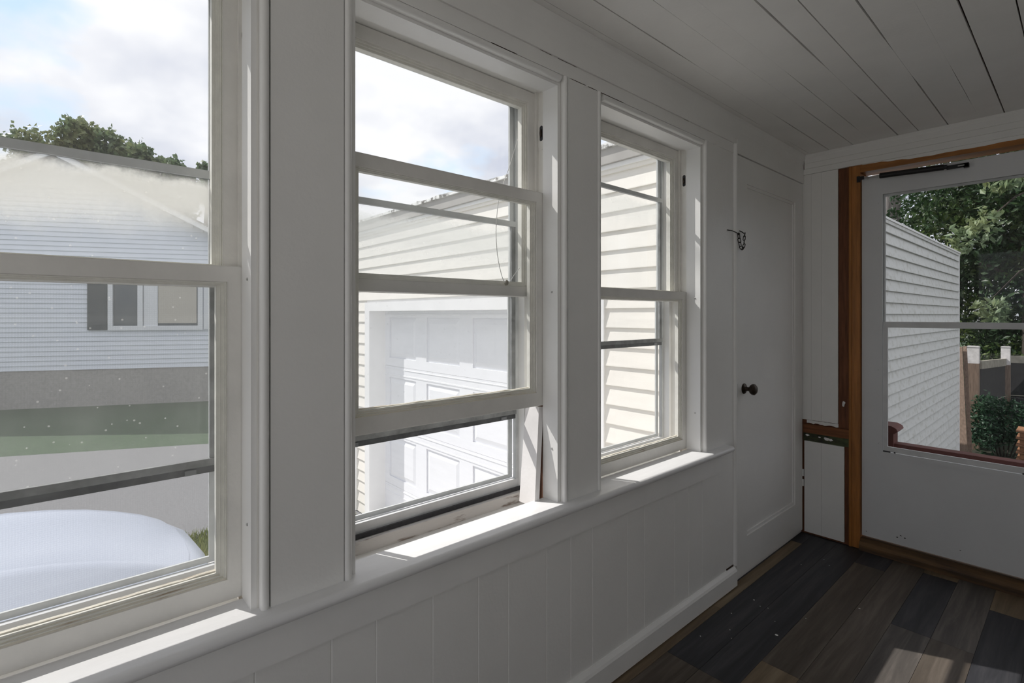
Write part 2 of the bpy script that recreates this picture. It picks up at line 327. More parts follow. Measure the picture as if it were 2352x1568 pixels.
def tube(bm, pts, r, seg=8, r_end=None, cap=True):
    pts = [Vector(p) for p in pts]; rings = []
    for i, p in enumerate(pts):
        d = (pts[min(i + 1, len(pts) - 1)] - pts[max(i - 1, 0)]).normalized()
        up = Vector((0, 0, 1)) if abs(d.z) < 0.9 else Vector((1, 0, 0))
        a = d.cross(up).normalized(); b = d.cross(a)
        rr = r if r_end is None else r + (r_end - r) * i / (len(pts) - 1)
        rings.append([bm.verts.new(p + (a * math.cos(2 * math.pi * k / seg) + b * math.sin(2 * math.pi * k / seg)) * rr) for k in range(seg)])
    for i in range(len(rings) - 1):
        for k in range(seg): bm.faces.new((rings[i][k], rings[i][(k + 1) % seg], rings[i + 1][(k + 1) % seg], rings[i + 1][k]))
    if cap: bm.faces.new(rings[0][::-1]); bm.faces.new(rings[-1])

def lathe(bm, prof, T, seg=20):
    """prof: (radius, height) along local z."""
    rings = []
    for r, h in prof:
        rings.append([bm.verts.new(T @ Vector((r * math.cos(2 * math.pi * k / seg), r * math.sin(2 * math.pi * k / seg), h))) for k in range(seg)])
    for i in range(len(rings) - 1):
        for k in range(seg): bm.faces.new((rings[i][k], rings[i][(k + 1) % seg], rings[i + 1][(k + 1) % seg], rings[i + 1][k]))
    bm.faces.new(rings[0][::-1]); bm.faces.new(rings[-1])

ROOT = {}
def obj(name, bm, m, parent=None, smooth=False, bevel=0.0, bseg=2):
    if bevel > 0:
        es = [e for e in bm.edges if len(e.link_faces) == 2 and e.calc_face_angle(0) > 0.6]
        bmesh.ops.bevel(bm, geom=es, offset=bevel, segments=bseg, affect='EDGES', profile=0.5, clamp_overlap=True)
    bmesh.ops.recalc_face_normals(bm, faces=bm.faces)
    me = bpy.data.meshes.new(name); bm.to_mesh(me); bm.free()
    if smooth:
        for p in me.polygons: p.use_smooth = True
        try: me.set_sharp_from_angle(angle=math.radians(38))
        except Exception: pass
    me.materials.append(m)
    o = bpy.data.objects.new(name, me); COL.objects.link(o)
    if parent is not None: adopt(o, parent)
    return o

def adopt(o, parent):
    o.parent = parent
    o.matrix_parent_inverse = Matrix.Translation(-Vector(ROOT.get(parent.name, (0, 0, 0))))

def tag(o, label, cat, group=None, kind=None):
    o['label'] = label; o['category'] = cat
    if group: o['group'] = group
    if kind: o['kind'] = kind
    return o

def thing(name, loc, label, cat, group=None, kind=None):
    o = bpy.data.objects.new(name, None); COL.objects.link(o); o.location = loc; o.empty_display_size = 0.05
    ROOT[o.name] = tuple(loc)
    return tag(o, label, cat, group, kind)

def box(name, dims, m, parent=None, bevel=0.0, T=None):
    bm = bmesh.new(); bx(bm, *dims, T=T)
    return obj(name, bm, m, parent, bevel=bevel)

def from_arrays(name, verts, faces, m, parent=None):
    me = bpy.data.meshes.new(name); me.from_pydata([tuple(v) for v in verts], [], [tuple(f) for f in faces]); me.update()
    me.materials.append(m); o = bpy.data.objects.new(name, me); COL.objects.link(o)
    if parent is not None: adopt(o, parent)
    return o

def grid_wall(ys, zs, solid, x0, x1, axis='x'):
    """One connected slab with openings: cells between breaks are filled where solid(ymid, zmid)."""
    bm = bmesh.new(); V = {}
    def P(i, j, s):
        k = (i, j, s)
        if k not in V:
            x = x1 if s else x0
            V[k] = bm.verts.new((x, ys[i], zs[j]) if axis == 'x' else (ys[i], x, zs[j]))
        return V[k]
    ni, nj = len(ys) - 1, len(zs) - 1
    S = [[solid((ys[i] + ys[i + 1]) / 2, (zs[j] + zs[j + 1]) / 2) for j in range(nj)] for i in range(ni)]
    def on(i, j): return 0 <= i < ni and 0 <= j < nj and S[i][j]
    for i in range(ni):
        for j in range(nj):
            if not S[i][j]: continue
            for s in (0, 1): bm.faces.new((P(i, j, s), P(i + 1, j, s), P(i + 1, j + 1, s), P(i, j + 1, s)))
            for (di, dj, a, b) in ((-1, 0, (0, 0), (0, 1)), (1, 0, (1, 0), (1, 1)), (0, -1, (0, 0), (1, 0)), (0, 1, (0, 1), (1, 1))):
                if not on(i + di, j + dj):
                    bm.faces.new((P(i + a[0], j + a[1], 0), P(i + b[0], j + b[1], 0), P(i + b[0], j + b[1], 1), P(i + a[0], j + a[1], 1)))
    return bm

# ------------------------------------------------------------------ room numbers (metres, floor = 0)
YF = 3.342          # far wall
YB = -2.75          # wall behind the camera
XR = 1.95           # wall on the right
ZC = 2.25           # ceiling
ZS = 0.69           # top of the stool
ZH = 2.057          # head of the window openings
WIN = {1: (-0.41, 0.316), 2: (0.513, 1.236), 3: (1.425, 2.160)}
MORE = {4: (-1.33, -0.605), 5: (-2.25, -1.525)}  # unseen windows added for extra daylight indoors
ALLW = dict(WIN); ALLW.update(MORE)

# ------------------------------------------------------------------ floor
rnd = random.Random(4)
floor = box('floor', (-0.17, XR + 0.1, YB - 0.1, YF + 0.06, -0.06, -0.003), M['pl_dark'])
tag(floor, 'dark mixed brown and charcoal plank floor of the porch', 'floor', kind='structure')
def plank(x0, x1, y0, y1, m):
    bm = bmesh.new(); g = 0.0006
    bx(bm, x0 + g, x1 - g, y0 + g, y1 - g, -0.0028, 0.0)
    o = obj('floor_plank', bm, M[m], floor)
    return o
LW = 0.132
lanes = {0: [(-2.75, -0.6, 'pl_grey'), (-0.6, 1.765, 'pl_brown'), (1.765, 3.33, 'pl_dark')],
         1: [(-2.75, 0.55, 'pl_dark'), (0.55, 1.765, 'pl_brown'), (1.765, 3.33, 'pl_dark')],
         2: [(-2.75, 0.8, 'pl_brown'), (0.8, 1.985, 'pl_tan'), (1.985, 3.14, 'pl_brown'), (3.14, 3.33, 'pl_dark')],
         3: [(-2.75, 0.3, 'pl_grey'), (0.3, 1.985, 'pl_brown'), (1.985, 3.33, 'pl_brown')],
         4: [(-2.75, 1.42, 'pl_dark'), (1.42, 2.63, 'pl_grey'), (2.63, 3.27, 'pl_dark'), (3.27, 3.33, 'pl_tan')],
         5: [(-2.75, 0.9, 'pl_brown'), (0.9, 2.63, 'pl_brown'), (2.63, 3.33, 'pl_grey')],
         6: [(-2.75, 1.86, 'pl_brown'), (1.86, 3.078, 'pl_dark'), (3.078, 3.33, 'pl_tan')]}
for k in range(-1, 15):
    x0 = 0.052 + k * LW; x1 = min(x0 + LW, XR)
    if k == -1:
        plank(-0.005, 0.052, -2.75, 1.3, 'pl_brown'); plank(-0.005, 0.052, 1.3, 2.2, 'pl_tan'); plank(-0.005, 0.052, 2.2, 3.17, 'pl_tan'); plank(-0.005, 0.052, 3.17, 3.33, 'pl_dark'); continue
    if k in lanes:
        for y0, y1, m in lanes[k]: plank(x0, x1, y0, y1, m)
    else:
        y = YB + rnd.uniform(0, 0.6)
        plank(x0, x1, YB, y, 'pl_grey')
        while y < 3.32:
            y1 = min(y + 1.22, 3.33); plank(x0, x1, y, y1, rnd.choice(('pl_dark', 'pl_brown', 'pl_grey', 'pl_brown'))); y = y1
bm = bmesh.new()
for (x, y, r) in ((0.292, 2.188, 0.0055), (0.12, 2.38, 0.003), (0.16, 2.35, 0.002), (0.19, 2.36, 0.002), (0.1, 2.2, 0.002), (0.15, 2.08, 0.002), (0.18, 2.03, 0.0018), (0.2, 3.05, 0.002), (0.24, 3.0, 0.002), (0.14, 2.9, 0.0018), (0.46, 2.66, 0.0035), (0.33, 2.4, 0.0015), (0.25, 2.28, 0.0015), (0.09, 1.95, 0.002)):
    vs = [bm.verts.new((x + r * math.cos(a) * 1.15, y + r * math.sin(a), 0.0009)) for a in [i * math.pi / 5 for i in range(10)]]
    vb = [bm.verts.new((v.co.x, v.co.y, 0.0)) for v in vs]
    bm.faces.new(vs)
    for i in range(10): bm.faces.new((vs[i], vb[i], vb[(i + 1) % 10], vs[(i + 1) % 10]))
sp = obj('paint_specks', bm, M['speck']); tag(sp, 'small white paint drops scattered on the dark floor planks', 'paint', kind='stuff')

# ------------------------------------------------------------------ ceiling
ceiling = box('ceiling', (-0.2, XR + 0.1, YB - 0.1, YF + 0.1, ZC + 0.014, ZC + 0.08), M['ceil_back'])
tag(ceiling, 'white painted board ceiling with dark open joints', 'ceiling', kind='structure')
gaps = [(-0.02, 0.0), (0.042, 0.0009), (0.142, 0.0030), (0.2605, 0.0026), (0.348, 0.0016), (0.465, 0.0040), (0.551, 0.0024), (0.668, 0.0034), (0.784, 0.0013), (0.872, 0.0036), (0.989, 0.0024)]
x = 0.989
for i in range(9):
    x += (0.117, 0.087)[i % 2]; gaps.append((x, rnd.choice((0.001, 0.003, 0.002))))
gaps.append((XR + 0.02, 0.0))
NSEG = 44
def edge_w(i, w, k):
    if w == 0: return 0.0
    r = random.Random(i * 131 + k // 3)
    f = r.random()
    base = 1.0 if f > (0.30 if w > 0.002 else 0.45) else 0.12
    return w * base * (0.8 + 0.4 * random.Random(i * 77 + k).random())
for i in range(len(gaps) - 1):
    (xa, wa), (xb, wb) = gaps[i], gaps[i + 1]
    if xb - xa < 0.01: continue
    bm = bmesh.new(); ring = []
    for k in range(NSEG + 1):
        y = YB + (YF + 0.02 - YB) * k / NSEG
        l = xa + edge_w(i, wa, k) * 0.75; r_ = xb - edge_w(i + 1, wb, k) * 0.75
        ring.append([bm.verts.new((l, y, ZC)), bm.verts.new((r_, y, ZC)), bm.verts.new((r_, y, ZC + 0.013)), bm.verts.new((l, y, ZC + 0.013))])
    for k in range(NSEG):
        for q in range(4): bm.faces.new((ring[k][q], ring[k][(q + 1) % 4], ring[k + 1][(q + 1) % 4], ring[k + 1][q]))
    bm.faces.new(ring[0]); bm.faces.new(ring[-1][::-1])
    obj('ceiling_board', bm, M['ceil'], ceiling)

# ------------------------------------------------------------------ left wall
ys = sorted({YB - 0.1, YF + 0.12} | {v for w in ALLW.values() for v in w})
zs = [-0.8, 0.655, ZH + 0.012, ZC + 0.1]
def solidL(y, z):
    return not (0.655 < z < ZH + 0.012 and any(a < y < b for a, b in ALLW.values()))
ys2 = []
for v in ys: ys2.append(v)
wall_left = obj('wall_left', grid_wall(ys2, zs, solidL, -0.206, -0.014), M['wall'])
tag(wall_left, 'white painted window wall along the left of the porch', 'wall', kind='structure')
# vertical panel boards under the stool
pj = [YB, -2.5, -2.35, -2.2, -2.05, -1.9, -1.75, -1.6, -1.45, -1.3, -1.15, -1.0, -0.85, -0.69, -0.54, -0.38, -0.22, -0.06, 0.105, 0.305, 0.465, 0.574, 0.734, 0.884, 0.996, 1.157, 1.27, 1.382, 1.585, 1.694, 1.91, 2.021, 2.136, 2.30]
for a, b in zip(pj, pj[1:]):
    bm = bmesh.new(); c = 0.0022
    prism(bm, [(-0.0145, a), (-0.0145, b), (-0.0035, b), (-0.0015, b - c), (-0.0015, a + c), (-0.0035, a)], 0.02, 0.60, axis='z')
    obj('wall_board', bm, M['wall'], wall_left)

t = thing('baseboard_left', (0.0, 0.0, 0.0), 'white baseboard under the porch windows with a bevelled top', 'baseboard', kind='structure')
bm = bmesh.new(); prism(bm, [(-0.004, 0.006), (0.018, 0.006), (0.018, 0.075), (0.013, 0.084), (0.004, 0.094), (-0.004, 0.094)], YB, 2.437)
obj('board', bm, M['trim'], t)

# stool (continuous window board), apron
def nose(x0, x1, zt, th):
    r = th / 2; p = [(x0, zt - th), (x0, zt)]
    for k in range(0, 7):
        a = math.pi / 2 - math.pi * k / 6
        p.append((x1 - r + r * math.cos(a), zt - r + r * math.sin(a)))
    return p
bm = bmesh.new(); prism(bm, nose(-0.077, 0.045, ZS, 0.026), YB, 2.352)
st = obj('trim_1', bm, M['stool'], smooth=True)
tag(st, 'long white window stool with a rounded front edge running under all windows', 'window sill', kind='structure')
bm = bmesh.new(); bx(bm, -0.0045, 0.010, YB, 2.30, 0.575, ZS - 0.026)
ap = obj('trim_2', bm, M['trim'], bevel=0.002); tag(ap, 'white apron board directly under the long window stool', 'trim', kind='structure')

# pier boards with corner beads between the windows
def bead(y, z0, z1, side, parent, r=0.0085):
    """corner bead: rounded edge at the window opening; side = +1 when the pier lies at larger y"""
    bm = bmesh.new(); prof = []
    cy = y + side * r
    prof = [(-0.020, y), (-0.006, y)]
    for k in range(0, 8):
        a = math.pi - math.pi * k / 7
        prof.append((-0.004 + r * math.sin(a) * 0.95 + 0.001, cy + side * r * math.cos(a)))
    prof += [(-0.006, y + side * 2 * r), (-0.020, y + side * 2 * r)]
    prism(bm, prof, z0, z1, axis='z')
    obj('corner_bead', bm, M['trim'], parent, smooth=True)
def pier(n, y0, y1, label, bl=True, br=True):
    t = thing('trim_%d' % n, (0, (y0 + y1) / 2, ZS), label, 'trim', kind='structure')
    a = y0 + (0.0195 if bl else 0); b = y1 - (0.0195 if br else 0)
    bm = bmesh.new(); bx(bm, -0.0145, 0.0, a, b, ZS, 2.078)
    obj('board', bm, M['wall'], t, bevel=0.0012)
    if bl: bead(y0, ZS, 2.078, 1, t)
    if br: bead(y1, ZS, 2.078, -1, t)
    return t
pier(3, WIN[1][1], WIN[2][0], 'broad flat white board between the left and the middle window')
pier(4, WIN[2][1], WIN[3][0], 'flat white board between the middle and the far window')
pier(5, WIN[3][1], 2.294, 'narrow white casing board right of the far window', br=False)
pier(6, MORE[4][1], WIN[1][0], 'white pier board left of the leftmost window')
pier(7, MORE[5][1], MORE[4][0], 'white pier board beside the wall behind the viewer')
pier(8, YB, MORE[5][0], 'white corner board by the wall behind the viewer', bl=False)

# head casing and frieze above the windows
t = thing('trim_9', (0, 0.5, ZH), 'stepped white head boards above the windows meeting the ceiling', 'trim', kind='structure')
for a, b in ALLW.values():
    bm = bmesh.new(); r = 0.0105
    prof = [(-0.0145, ZH - 0.001), (-0.003, ZH - 0.001)]
    for k in range(8):
        aa = -math.pi / 2 + math.pi * k / 7
        prof.append((-0.003 + r * 0.9 * math.cos(aa), ZH + 0.0095 + r * math.sin(aa)))
    prof += [(-0.0145, ZH + 0.020)]
    prism(bm, prof, a + 0.017, b - 0.017); obj('head_bead', bm, M['trim'], t, smooth=True)
for nm, z0, z1, xf in (('head_board', 2.0785, 2.1252, 0.0), ('frieze_board', 2.1255, 2.152, 0.0055)):
    bm = bmesh.new(); bx(bm, -0.0145, xf, YB, 2.435, z0, z1); obj(nm, bm, M['wall'], t)
bm = bmesh.new(); prism(bm, [(-0.0145, 2.1525), (0.003, 2.1525), (0.004, 2.19), (0.008, 2.215), (0.015, 2.236), (0.018, 2.2495), (-0.0145, 2.2495)], YB, YF - 0.002)
obj('cove_board', bm, M['wall'], t)

# open cracks in the paint between the head boards
for (ya_, yb_, zc, hh, xf) in ((1.125, 1.178, 2.1253, 0.0011, 0.0008), (1.205, 1.300, 2.1253, 0.0012, 0.0008), (0.93, 1.03, 2.0783, 0.0008, 0.0006), (1.262, 1.404, 2.0783, 0.0013, 0.0008), (1.41, 1.56, 2.0783, 0.0006, 0.0006), (1.98, 2.02, 2.1253, 0.0008, 0.0006)):
    bm = bmesh.new(); n_ = 9; R = random.Random(int(ya_ * 1000)); rg = []
    for k in range(n_ + 1):
        y = ya_ + (yb_ - ya_) * k / n_; h_ = hh * R.uniform(0.35, 1.1) * (0.3 if k in (0, n_) else 1)
        rg.append([bm.verts.new(p) for p in ((-0.002, y, zc - h_), (xf, y, zc - h_), (xf, y, zc + h_), (-0.002, y, zc + h_))])
    for k in range(n_):
        for q in range(4): bm.faces.new((rg[k][q], rg[k][(q + 1) % 4], rg[k + 1][(q + 1) % 4], rg[k + 1][q]))
    bm.faces.new(rg[0]); bm.faces.new(rg[-1][::-1]); obj('paint_crack', bm, M['ceil_back'], t)
bm = bmesh.new(); bx(bm, -0.004, 0.001, 2.365, 2.432, 0.0945, 0.101); obj('open_joint', bm, M['ceil_back'], wall_left)
bm = bmesh.new(); tube(bm, [(-0.002, 2.236, 2.077), (0.022, 2.222, 2.070)], 0.0016, 8); obj('nail', bm, M['trim'], wall_left)
bm = bmesh.new(); tube(bm, [(0.0, 1.335, 2.074), (0.018, 1.345, 2.071)], 0.0016, 8); obj('nail', bm, M['trim'], wall_left)

# ------------------------------------------------------------------ windows
def ring_frame(bm, x0, x1, y0, y1, z0, z1, wl, wr, wb, wt):
    """a picture-frame of four butted boards as one connected shell"""
    ysx = [y0, y0 + wl, y1 - wr, y1]; zsx = [z0, z0 + wb, z1 - wt, z1]
    g = grid_wall(ysx, zsx, lambda y, z: not (ysx[1] < y < ysx[2] and zsx[1] < z < zsx[2]), x0, x1)
    me = bpy.data.meshes.new('tmp'); g.to_mesh(me); g.free(); bm.from_mesh(me); bpy.data.meshes.remove(me)

def sash(name, parent, x1, y0, y1, z0, z1, wb, wt, ws, pane_m, flaky=True, depth=0.034):
    """one sash: face frame at x1, stepped glazing profile and the pane"""
    bm = bmesh.new(); ring_frame(bm, x1 - depth, x1, y0, y1, z0, z1, ws, ws, wb, wt)
    s = obj(name, bm, M['sash'], parent, bevel=0.0012)
    iy0, iy1, iz0, iz1 = y0 + ws, y1 - ws, z0 + wb, z1 - wt
    for i, (d, w, tt) in enumerate(((0.004, 0.0055, 0.003), (0.0085, 0.0115, 0.006), (0.013, 0.018, 0.009))):
        bm = bmesh.new()
        zz0 = iz0
        ring_frame(bm, x1 - depth + 0.002, x1 - d, iy0 + 0.0002, iy1 - 0.0002, iz0 + 0.0002, iz1 - 0.0002, w, w, w * 0.85, w if wt > 0.035 else tt)
        obj('glazing_bead', bm, M['glazing'], s, bevel=0.0008, bseg=1)
    if flaky:
        for d, zt, ww in ((0.0035, 0.0028, 0.0), (0.008, 0.0066, 0.0), (0.0125, 0.011, 0.0), (0.019, 0.0175, 0.0)):
            bm = bmesh.new(); n = 26; R = random.Random(int(y0 * 1000) + int(d * 1e4)); ringv = []
            for k in range(n + 1):
                y = iy0 + 0.001 + (iy1 - iy0 - 0.002) * k / n
                zz = iz0 + zt + R.uniform(-0.0009, 0.0011)
                ringv.append([bm.verts.new(p) for p in ((x1 - d + 0.0006 + R.uniform(-0.0005, 0.0004), y, iz0 - 0.0004), (x1 - d + 0.0004, y, zz), (x1 - d - 0.006, y, zz + 0.001), (x1 - d - 0.006, y, iz0 - 0.0004))])
            for k in range(n):
                for q in range(4): bm.faces.new((ringv[k][q], ringv[k][(q + 1) % 4], ringv[k + 1][(q + 1) % 4], ringv[k + 1][q]))
            bm.faces.new(ringv[0]); bm.faces.new(ringv[-1][::-1])
            obj('flaking_putty', bm, M['flaky'], s)
    xg = x1 - depth + 0.010
    box('pane', (xg - 0.003, xg, iy0 - 0.004 + 0.004, iy1, iz0, iz1), pane_m, s)
    return s

def pulley(parent, y, z):
    """cord pulley let into the jamb: oval plate, dark slot, wheel"""
    def oval(bm, hw, hh, ya, yb, xc=-0.0990):
        pr = []
        for k in range(20):
            a = 2 * math.pi * k / 20
            px = math.cos(a) * hw; pz = math.sin(a) * hw + (hh - hw if math.sin(a) > 0 else -(hh - hw))
            pr.append((xc + px, z + pz))
        A = [bm.verts.new((p[0], ya, p[1])) for p in pr]; B = [bm.verts.new((p[0], yb, p[1])) for p in pr]
        for i in range(20): bm.faces.new((A[i], A[(i + 1) % 20], B[(i + 1) % 20], B[i]))
        bm.faces.new(A[::-1]); bm.faces.new(B)
    bm = bmesh.new(); oval(bm, 0.0155, 0.055, y - 0.0014, y + 0.002); p = obj('pulley_plate', bm, M['sash'], parent, bevel=0.0005, bseg=1)
    bm = bmesh.new(); oval(bm, 0.0075, 0.026, y - 0.0020, y + 0.001); obj('pulley_slot', bm, M['rubber'], p)
    bm = bmesh.new(); T = Matrix.Translation((-0.0990, y - 0.001, z)) @ Matrix.Rotation(math.pi / 2, 4, 'Y')
    lathe(bm, [(0.012, -0.0042), (0.015, -0.004), (0.012, 0), (0.015, 0.004), (0.012, 0.0042)], T, 18)
    bmesh.ops.scale(bm, vec=(1, 0.35, 1), space=Matrix.Translation((0.0990, -(y - 0.001), -z)), verts=bm.verts)
    obj('pulley_wheel', bm, M['bronze'], p, smooth=True)

def window(n, label, lift=0.0, storm_top=1.615, storm_m='storm_12', bare=False, detail=True):
    y0, y1 = ALLW[n]
    t = thing('window_%d' % n, (-0.08, (y0 + y1) / 2, ZS), label, 'window', kind='structure')
    # jamb liners, head and sill
    bm = bmesh.new(); bx(bm, -0.206, -0.0145, y0, y0 + 0.004, ZS - 0.03, ZH); obj('jamb', bm, M['sash'], t)
    bm = bmesh.new(); bx(bm, -0.206, -0.0145, y1 - 0.004, y1, ZS - 0.03, ZH); obj('jamb', bm, M['sash'], t)
    bm = bmesh.new(); bx(bm, -0.206, -0.0145, y0, y1, ZH, ZH + 0.0118); obj('head_jamb', bm, M['trim'], t)
    ya, yb = y0 + 0.004, y1 - 0.004
    bm = bmesh.new(); prism(bm, [(-0.250, 0.585), (-0.077, 0.615), (-0.077, 0.662), (-0.250, 0.630)], ya, yb); sl = obj('outer_sill', bm, M['dirt'], t)
    bm = bmesh.new(); bx(bm, -0.187, -0.168, ya, yb, 0.638, 0.690); obj('sill_board', bm, M['weathered'], t, bevel=0.002)
    bm = bmesh.new(); bx(bm, -0.190, -0.184, ya, yb, 0.6902, 0.703); obj('sill_gap_shade', bm, M['rubber'], t)  # dark strip put in as the shade of the gap under the storm rail
    bm = bmesh.new(); bx(bm, -0.206, -0.1902, ya, yb, 0.62, 0.6995); obj('sill_stop', bm, M['alum_white'], t)
    bm = bmesh.new(); k = 40; R = random.Random(n); ring = []
    for i in range(k + 1):
        y = ya + (yb - ya) * i / k
        w = 0.012 + R.uniform(-0.006, 0.010) + (0.008 if i < 14 else 0)
        h = R.uniform(0.001, 0.004)
        ring.append([bm.verts.new(p) for p in ((-0.0775, y, 0.657), (-0.0775, y, 0.668 + h), (-0.0775 - w, y, 0.664 + h), (-0.0775 - w - 0.004, y, 0.654))])
    for i in range(k):
        for q in range(4): bm.faces.new((ring[i][q], ring[i][(q + 1) % 4], ring[i + 1][(q + 1) % 4], ring[i + 1][q]))
    bm.faces.new(ring[0]); bm.faces.new(ring[-1][::-1]); obj('sill_dirt', bm, M['dirt'], sl)
    # inner stops (12 mm proud of the jamb) with their rounded faces
    for a, b in ((ya, ya + 0.011), (yb - 0.011, yb)):
        bm = bmesh.new(); bx(bm, -0.0825, -0.0148, a, b, ZS, ZH); s = obj('inner_stop', bm, M['trim'], t, bevel=0.0015)
    bm = bmesh.new(); bx(bm, -0.0825, -0.0148, ya + 0.011, yb - 0.011, ZH - 0.010, ZH); obj('head_stop', bm, M['trim'], t, bevel=0.0015)
    # parting beads
    for a, b in ((ya, ya + 0.010), (yb - 0.010, yb)):
        bm = bmesh.new(); bx(bm, -0.1240, -0.1145, a, b, ZS - 0.02, ZH); obj('parting_bead', bm, M['sash'], t)
    if bare:
        bm = bmesh.new(); bx(bm, -0.1143, -0.0828, yb - 0.0016, yb, ZS - 0.02, ZS + 0.305); obj('bare_track', bm, M['brown_bare'], t)
    # sashes
    sash('upper_sash', t, -0.1245, ya + 0.001, yb - 0.001, 1.362, ZH - 0.002, 0.033, 0.037, 0.0385, M['pane_clear'], flaky=False)
    sash('lower_sash', t, -0.0840, ya + 0.0015, yb - 0.0015, 0.692 + lift, 1.404 + lift, 0.045, 0.034, 0.038, M['pane_lower'], depth=0.030)
    if detail:
        for y in (yb - 0.0005,): pulley(t, y, 1.915)
        for zz in (1.375, 0.86):   # screw heads in the stop
            bm = bmesh.new(); T = Matrix.Translation((-0.040, yb - 0.0115, zz)) @ Matrix.Rotation(math.pi / 2, 4, 'X')
            lathe(bm, [(0.0035, -0.001), (0.0032, 0.0012), (0.0015, 0.002)], T, 10); obj('screw', bm, M['steel'], t)
    # exterior blind stops and storm window
    sf = thing_part('storm_window', t)
    bm = bmesh.new(); ring_frame(bm, -0.213, -0.1965, ya, yb, 0.700, ZH, 0.028, 0.028, 0.028, 0.014)
    fr = obj('storm_frame', bm, M['alum_white'], t)
    for a, b in ((ya + 0.0002, ya + 0.018), (yb - 0.018, yb - 0.0002)):
        bm = bmesh.new(); bx(bm, -0.1963, -0.166, a, b, 0.692, ZH); obj('blind_stop', bm, M['trim'], t)
    for a in (ya + 0.020, yb - 0.020 - 0.012):       # tracks at the sides
        for q in range(2):
            bm = bmesh.new(); xx = -0.1955 - q * 0.006
            bx(bm, xx - 0.002, xx, a + 0.002 * q, a + 0.012 + 0.001 * q, 0.728, ZH - 0.014); obj('track', bm, M['alum'], fr)
    ia, ib = ya + 0.029, yb - 0.029
    def panel(nm, x1, z0, z1, wb, wt, ws, pm, glassm, seal=False):
        bm = bmesh.new(); ring_frame(bm, x1 - 0.008, x1, ia, ib, z0, z1, ws, ws, wb, wt)
        p = obj(nm, bm, pm, fr, bevel=0.0008, bseg=1)
        g = obj_pane(x1 - 0.0045, ia + ws - 0.002, ib - ws + 0.002, z0 + wb - 0.002, z1 - wt + 0.002, glassm, nm)
        g.parent = fr; adopt(g, fr)
        if seal:
            bm = bmesh.new(); bx(bm, x1 - 0.0095, x1 + 0.0012, ia + 0.0005, ib - 0.0005, z0 - 0.015, z0 + 0.0002); obj('bottom_seal', bm, M['seal'], fr)
            bm = bmesh.new(); bx(bm, x1 - 0.0005, x1 + 0.0035, ia + 0.0005, ib - 0.0005, z0 + 0.0005, z0 + 0.0165); obj('bottom_rail', bm, M['alum_mid'], fr, bevel=0.001, bseg=1)
            bm = bmesh.new(); bx(bm, x1 - 0.0005, x1 + 0.003, ia + 0.0005, ib - 0.0005, z1 - 0.0185, z1 - 0.0003); obj('top_rail', bm, M['alum'], fr, bevel=0.001, bseg=1)
            for yy in (ia + 0.05, ib - 0.07):
                bm = bmesh.new(); bx(bm, x1 + 0.0012, x1 + 0.006, yy, yy + 0.022, z0 - 0.014, z0 - 0.003); obj('latch', bm, M['alum_dark'], fr)
        return p
    panel('upper_storm_panel', -0.2065, 1.375, ZH - 0.0145, 0.025, 0.012, 0.021, M['alum'], M['storm_up'])
    panel('lower_storm_panel', -0.1975, storm_top - 0.671, storm_top, 0.016, 0.018, 0.020, M['alum_mid'], M[storm_m], seal=True)
    bm = bmesh.new(); ring_frame(bm, -0.2235, -0.2175, ia, ib, 0.728, 1.40, 0.018, 0.018, 0.014, 0.014)
    scf = obj('screen_frame', bm, M['alum'], fr)
    if n == 1 or n > 3:
        g = obj_pane(-0.2205, ia + 0.017, ib - 0.017, 0.741, 1.388, M['screen'], 'insect_screen', th=0.0004); adopt(g, fr); g.name = 'insect_screen'
    return t
def obj_pane(x, y0, y1, z0, z1, m, nm, th=0.003):
    bm = bmesh.new()
    if th < 0.001:
        v = [bm.verts.new(p) for p in ((x, y0, z0), (x, y1, z0), (x, y1, z1), (x, y0, z1))]; bm.faces.new(v)
    else: bx(bm, x - th, x, y0, y1, z0, z1)
    o = obj('storm_pane', bm, m); return o
def thing_part(name, parent): return None

window(1, 'leftmost sash window, closed, seen over the parked silver car', 0.0, 1.628, 'storm_12')
window(2, 'middle sash window propped open by a white board', 0.3045, 1.625, 'storm_2', bare=True)
window(3, 'far narrow-looking sash window, closed, facing the garage siding', 0.0, 1.845, 'storm_3')
for n, lab in ((4, 'unseen sash window added for daylight left of the leftmost visible one'), (5, 'unseen sash window added for daylight in the corner behind the viewer')):
    window(n, lab, 0.0, 1.628, 'storm_up', detail=False)

# white prop board in the middle window
t = thing('prop_board', (-0.10, 1.19, 0.67), 'narrow white board leaning upright and holding the middle window open', 'board')
bm = bmesh.new()
A = [(-0.142, 1.168, 0.672), (-0.068, 1.168, 0.672), (-0.158, 1.2125, 0.990), (-0.092, 1.2125, 0.990)]
fv = [bm.verts.new(p) for p in (A[0], A[1], A[3], A[2])]
bv = [bm.verts.new((p[0] + 0.004, p[1] + 0.0165, p[2])) for p in (A[0], A[1], A[3], A[2])]
bm.faces.new(fv); bm.faces.new(bv[::-1])
for i in range(4): bm.faces.new((fv[i], fv[(i + 1) % 4], bv[(i + 1) % 4], bv[i]))
obj('board', bm, mat('prop_board_paint', (0.83, 0.81, 0.80), 0.5, 0.06, 10, bump=0.3), t, bevel=0.002)
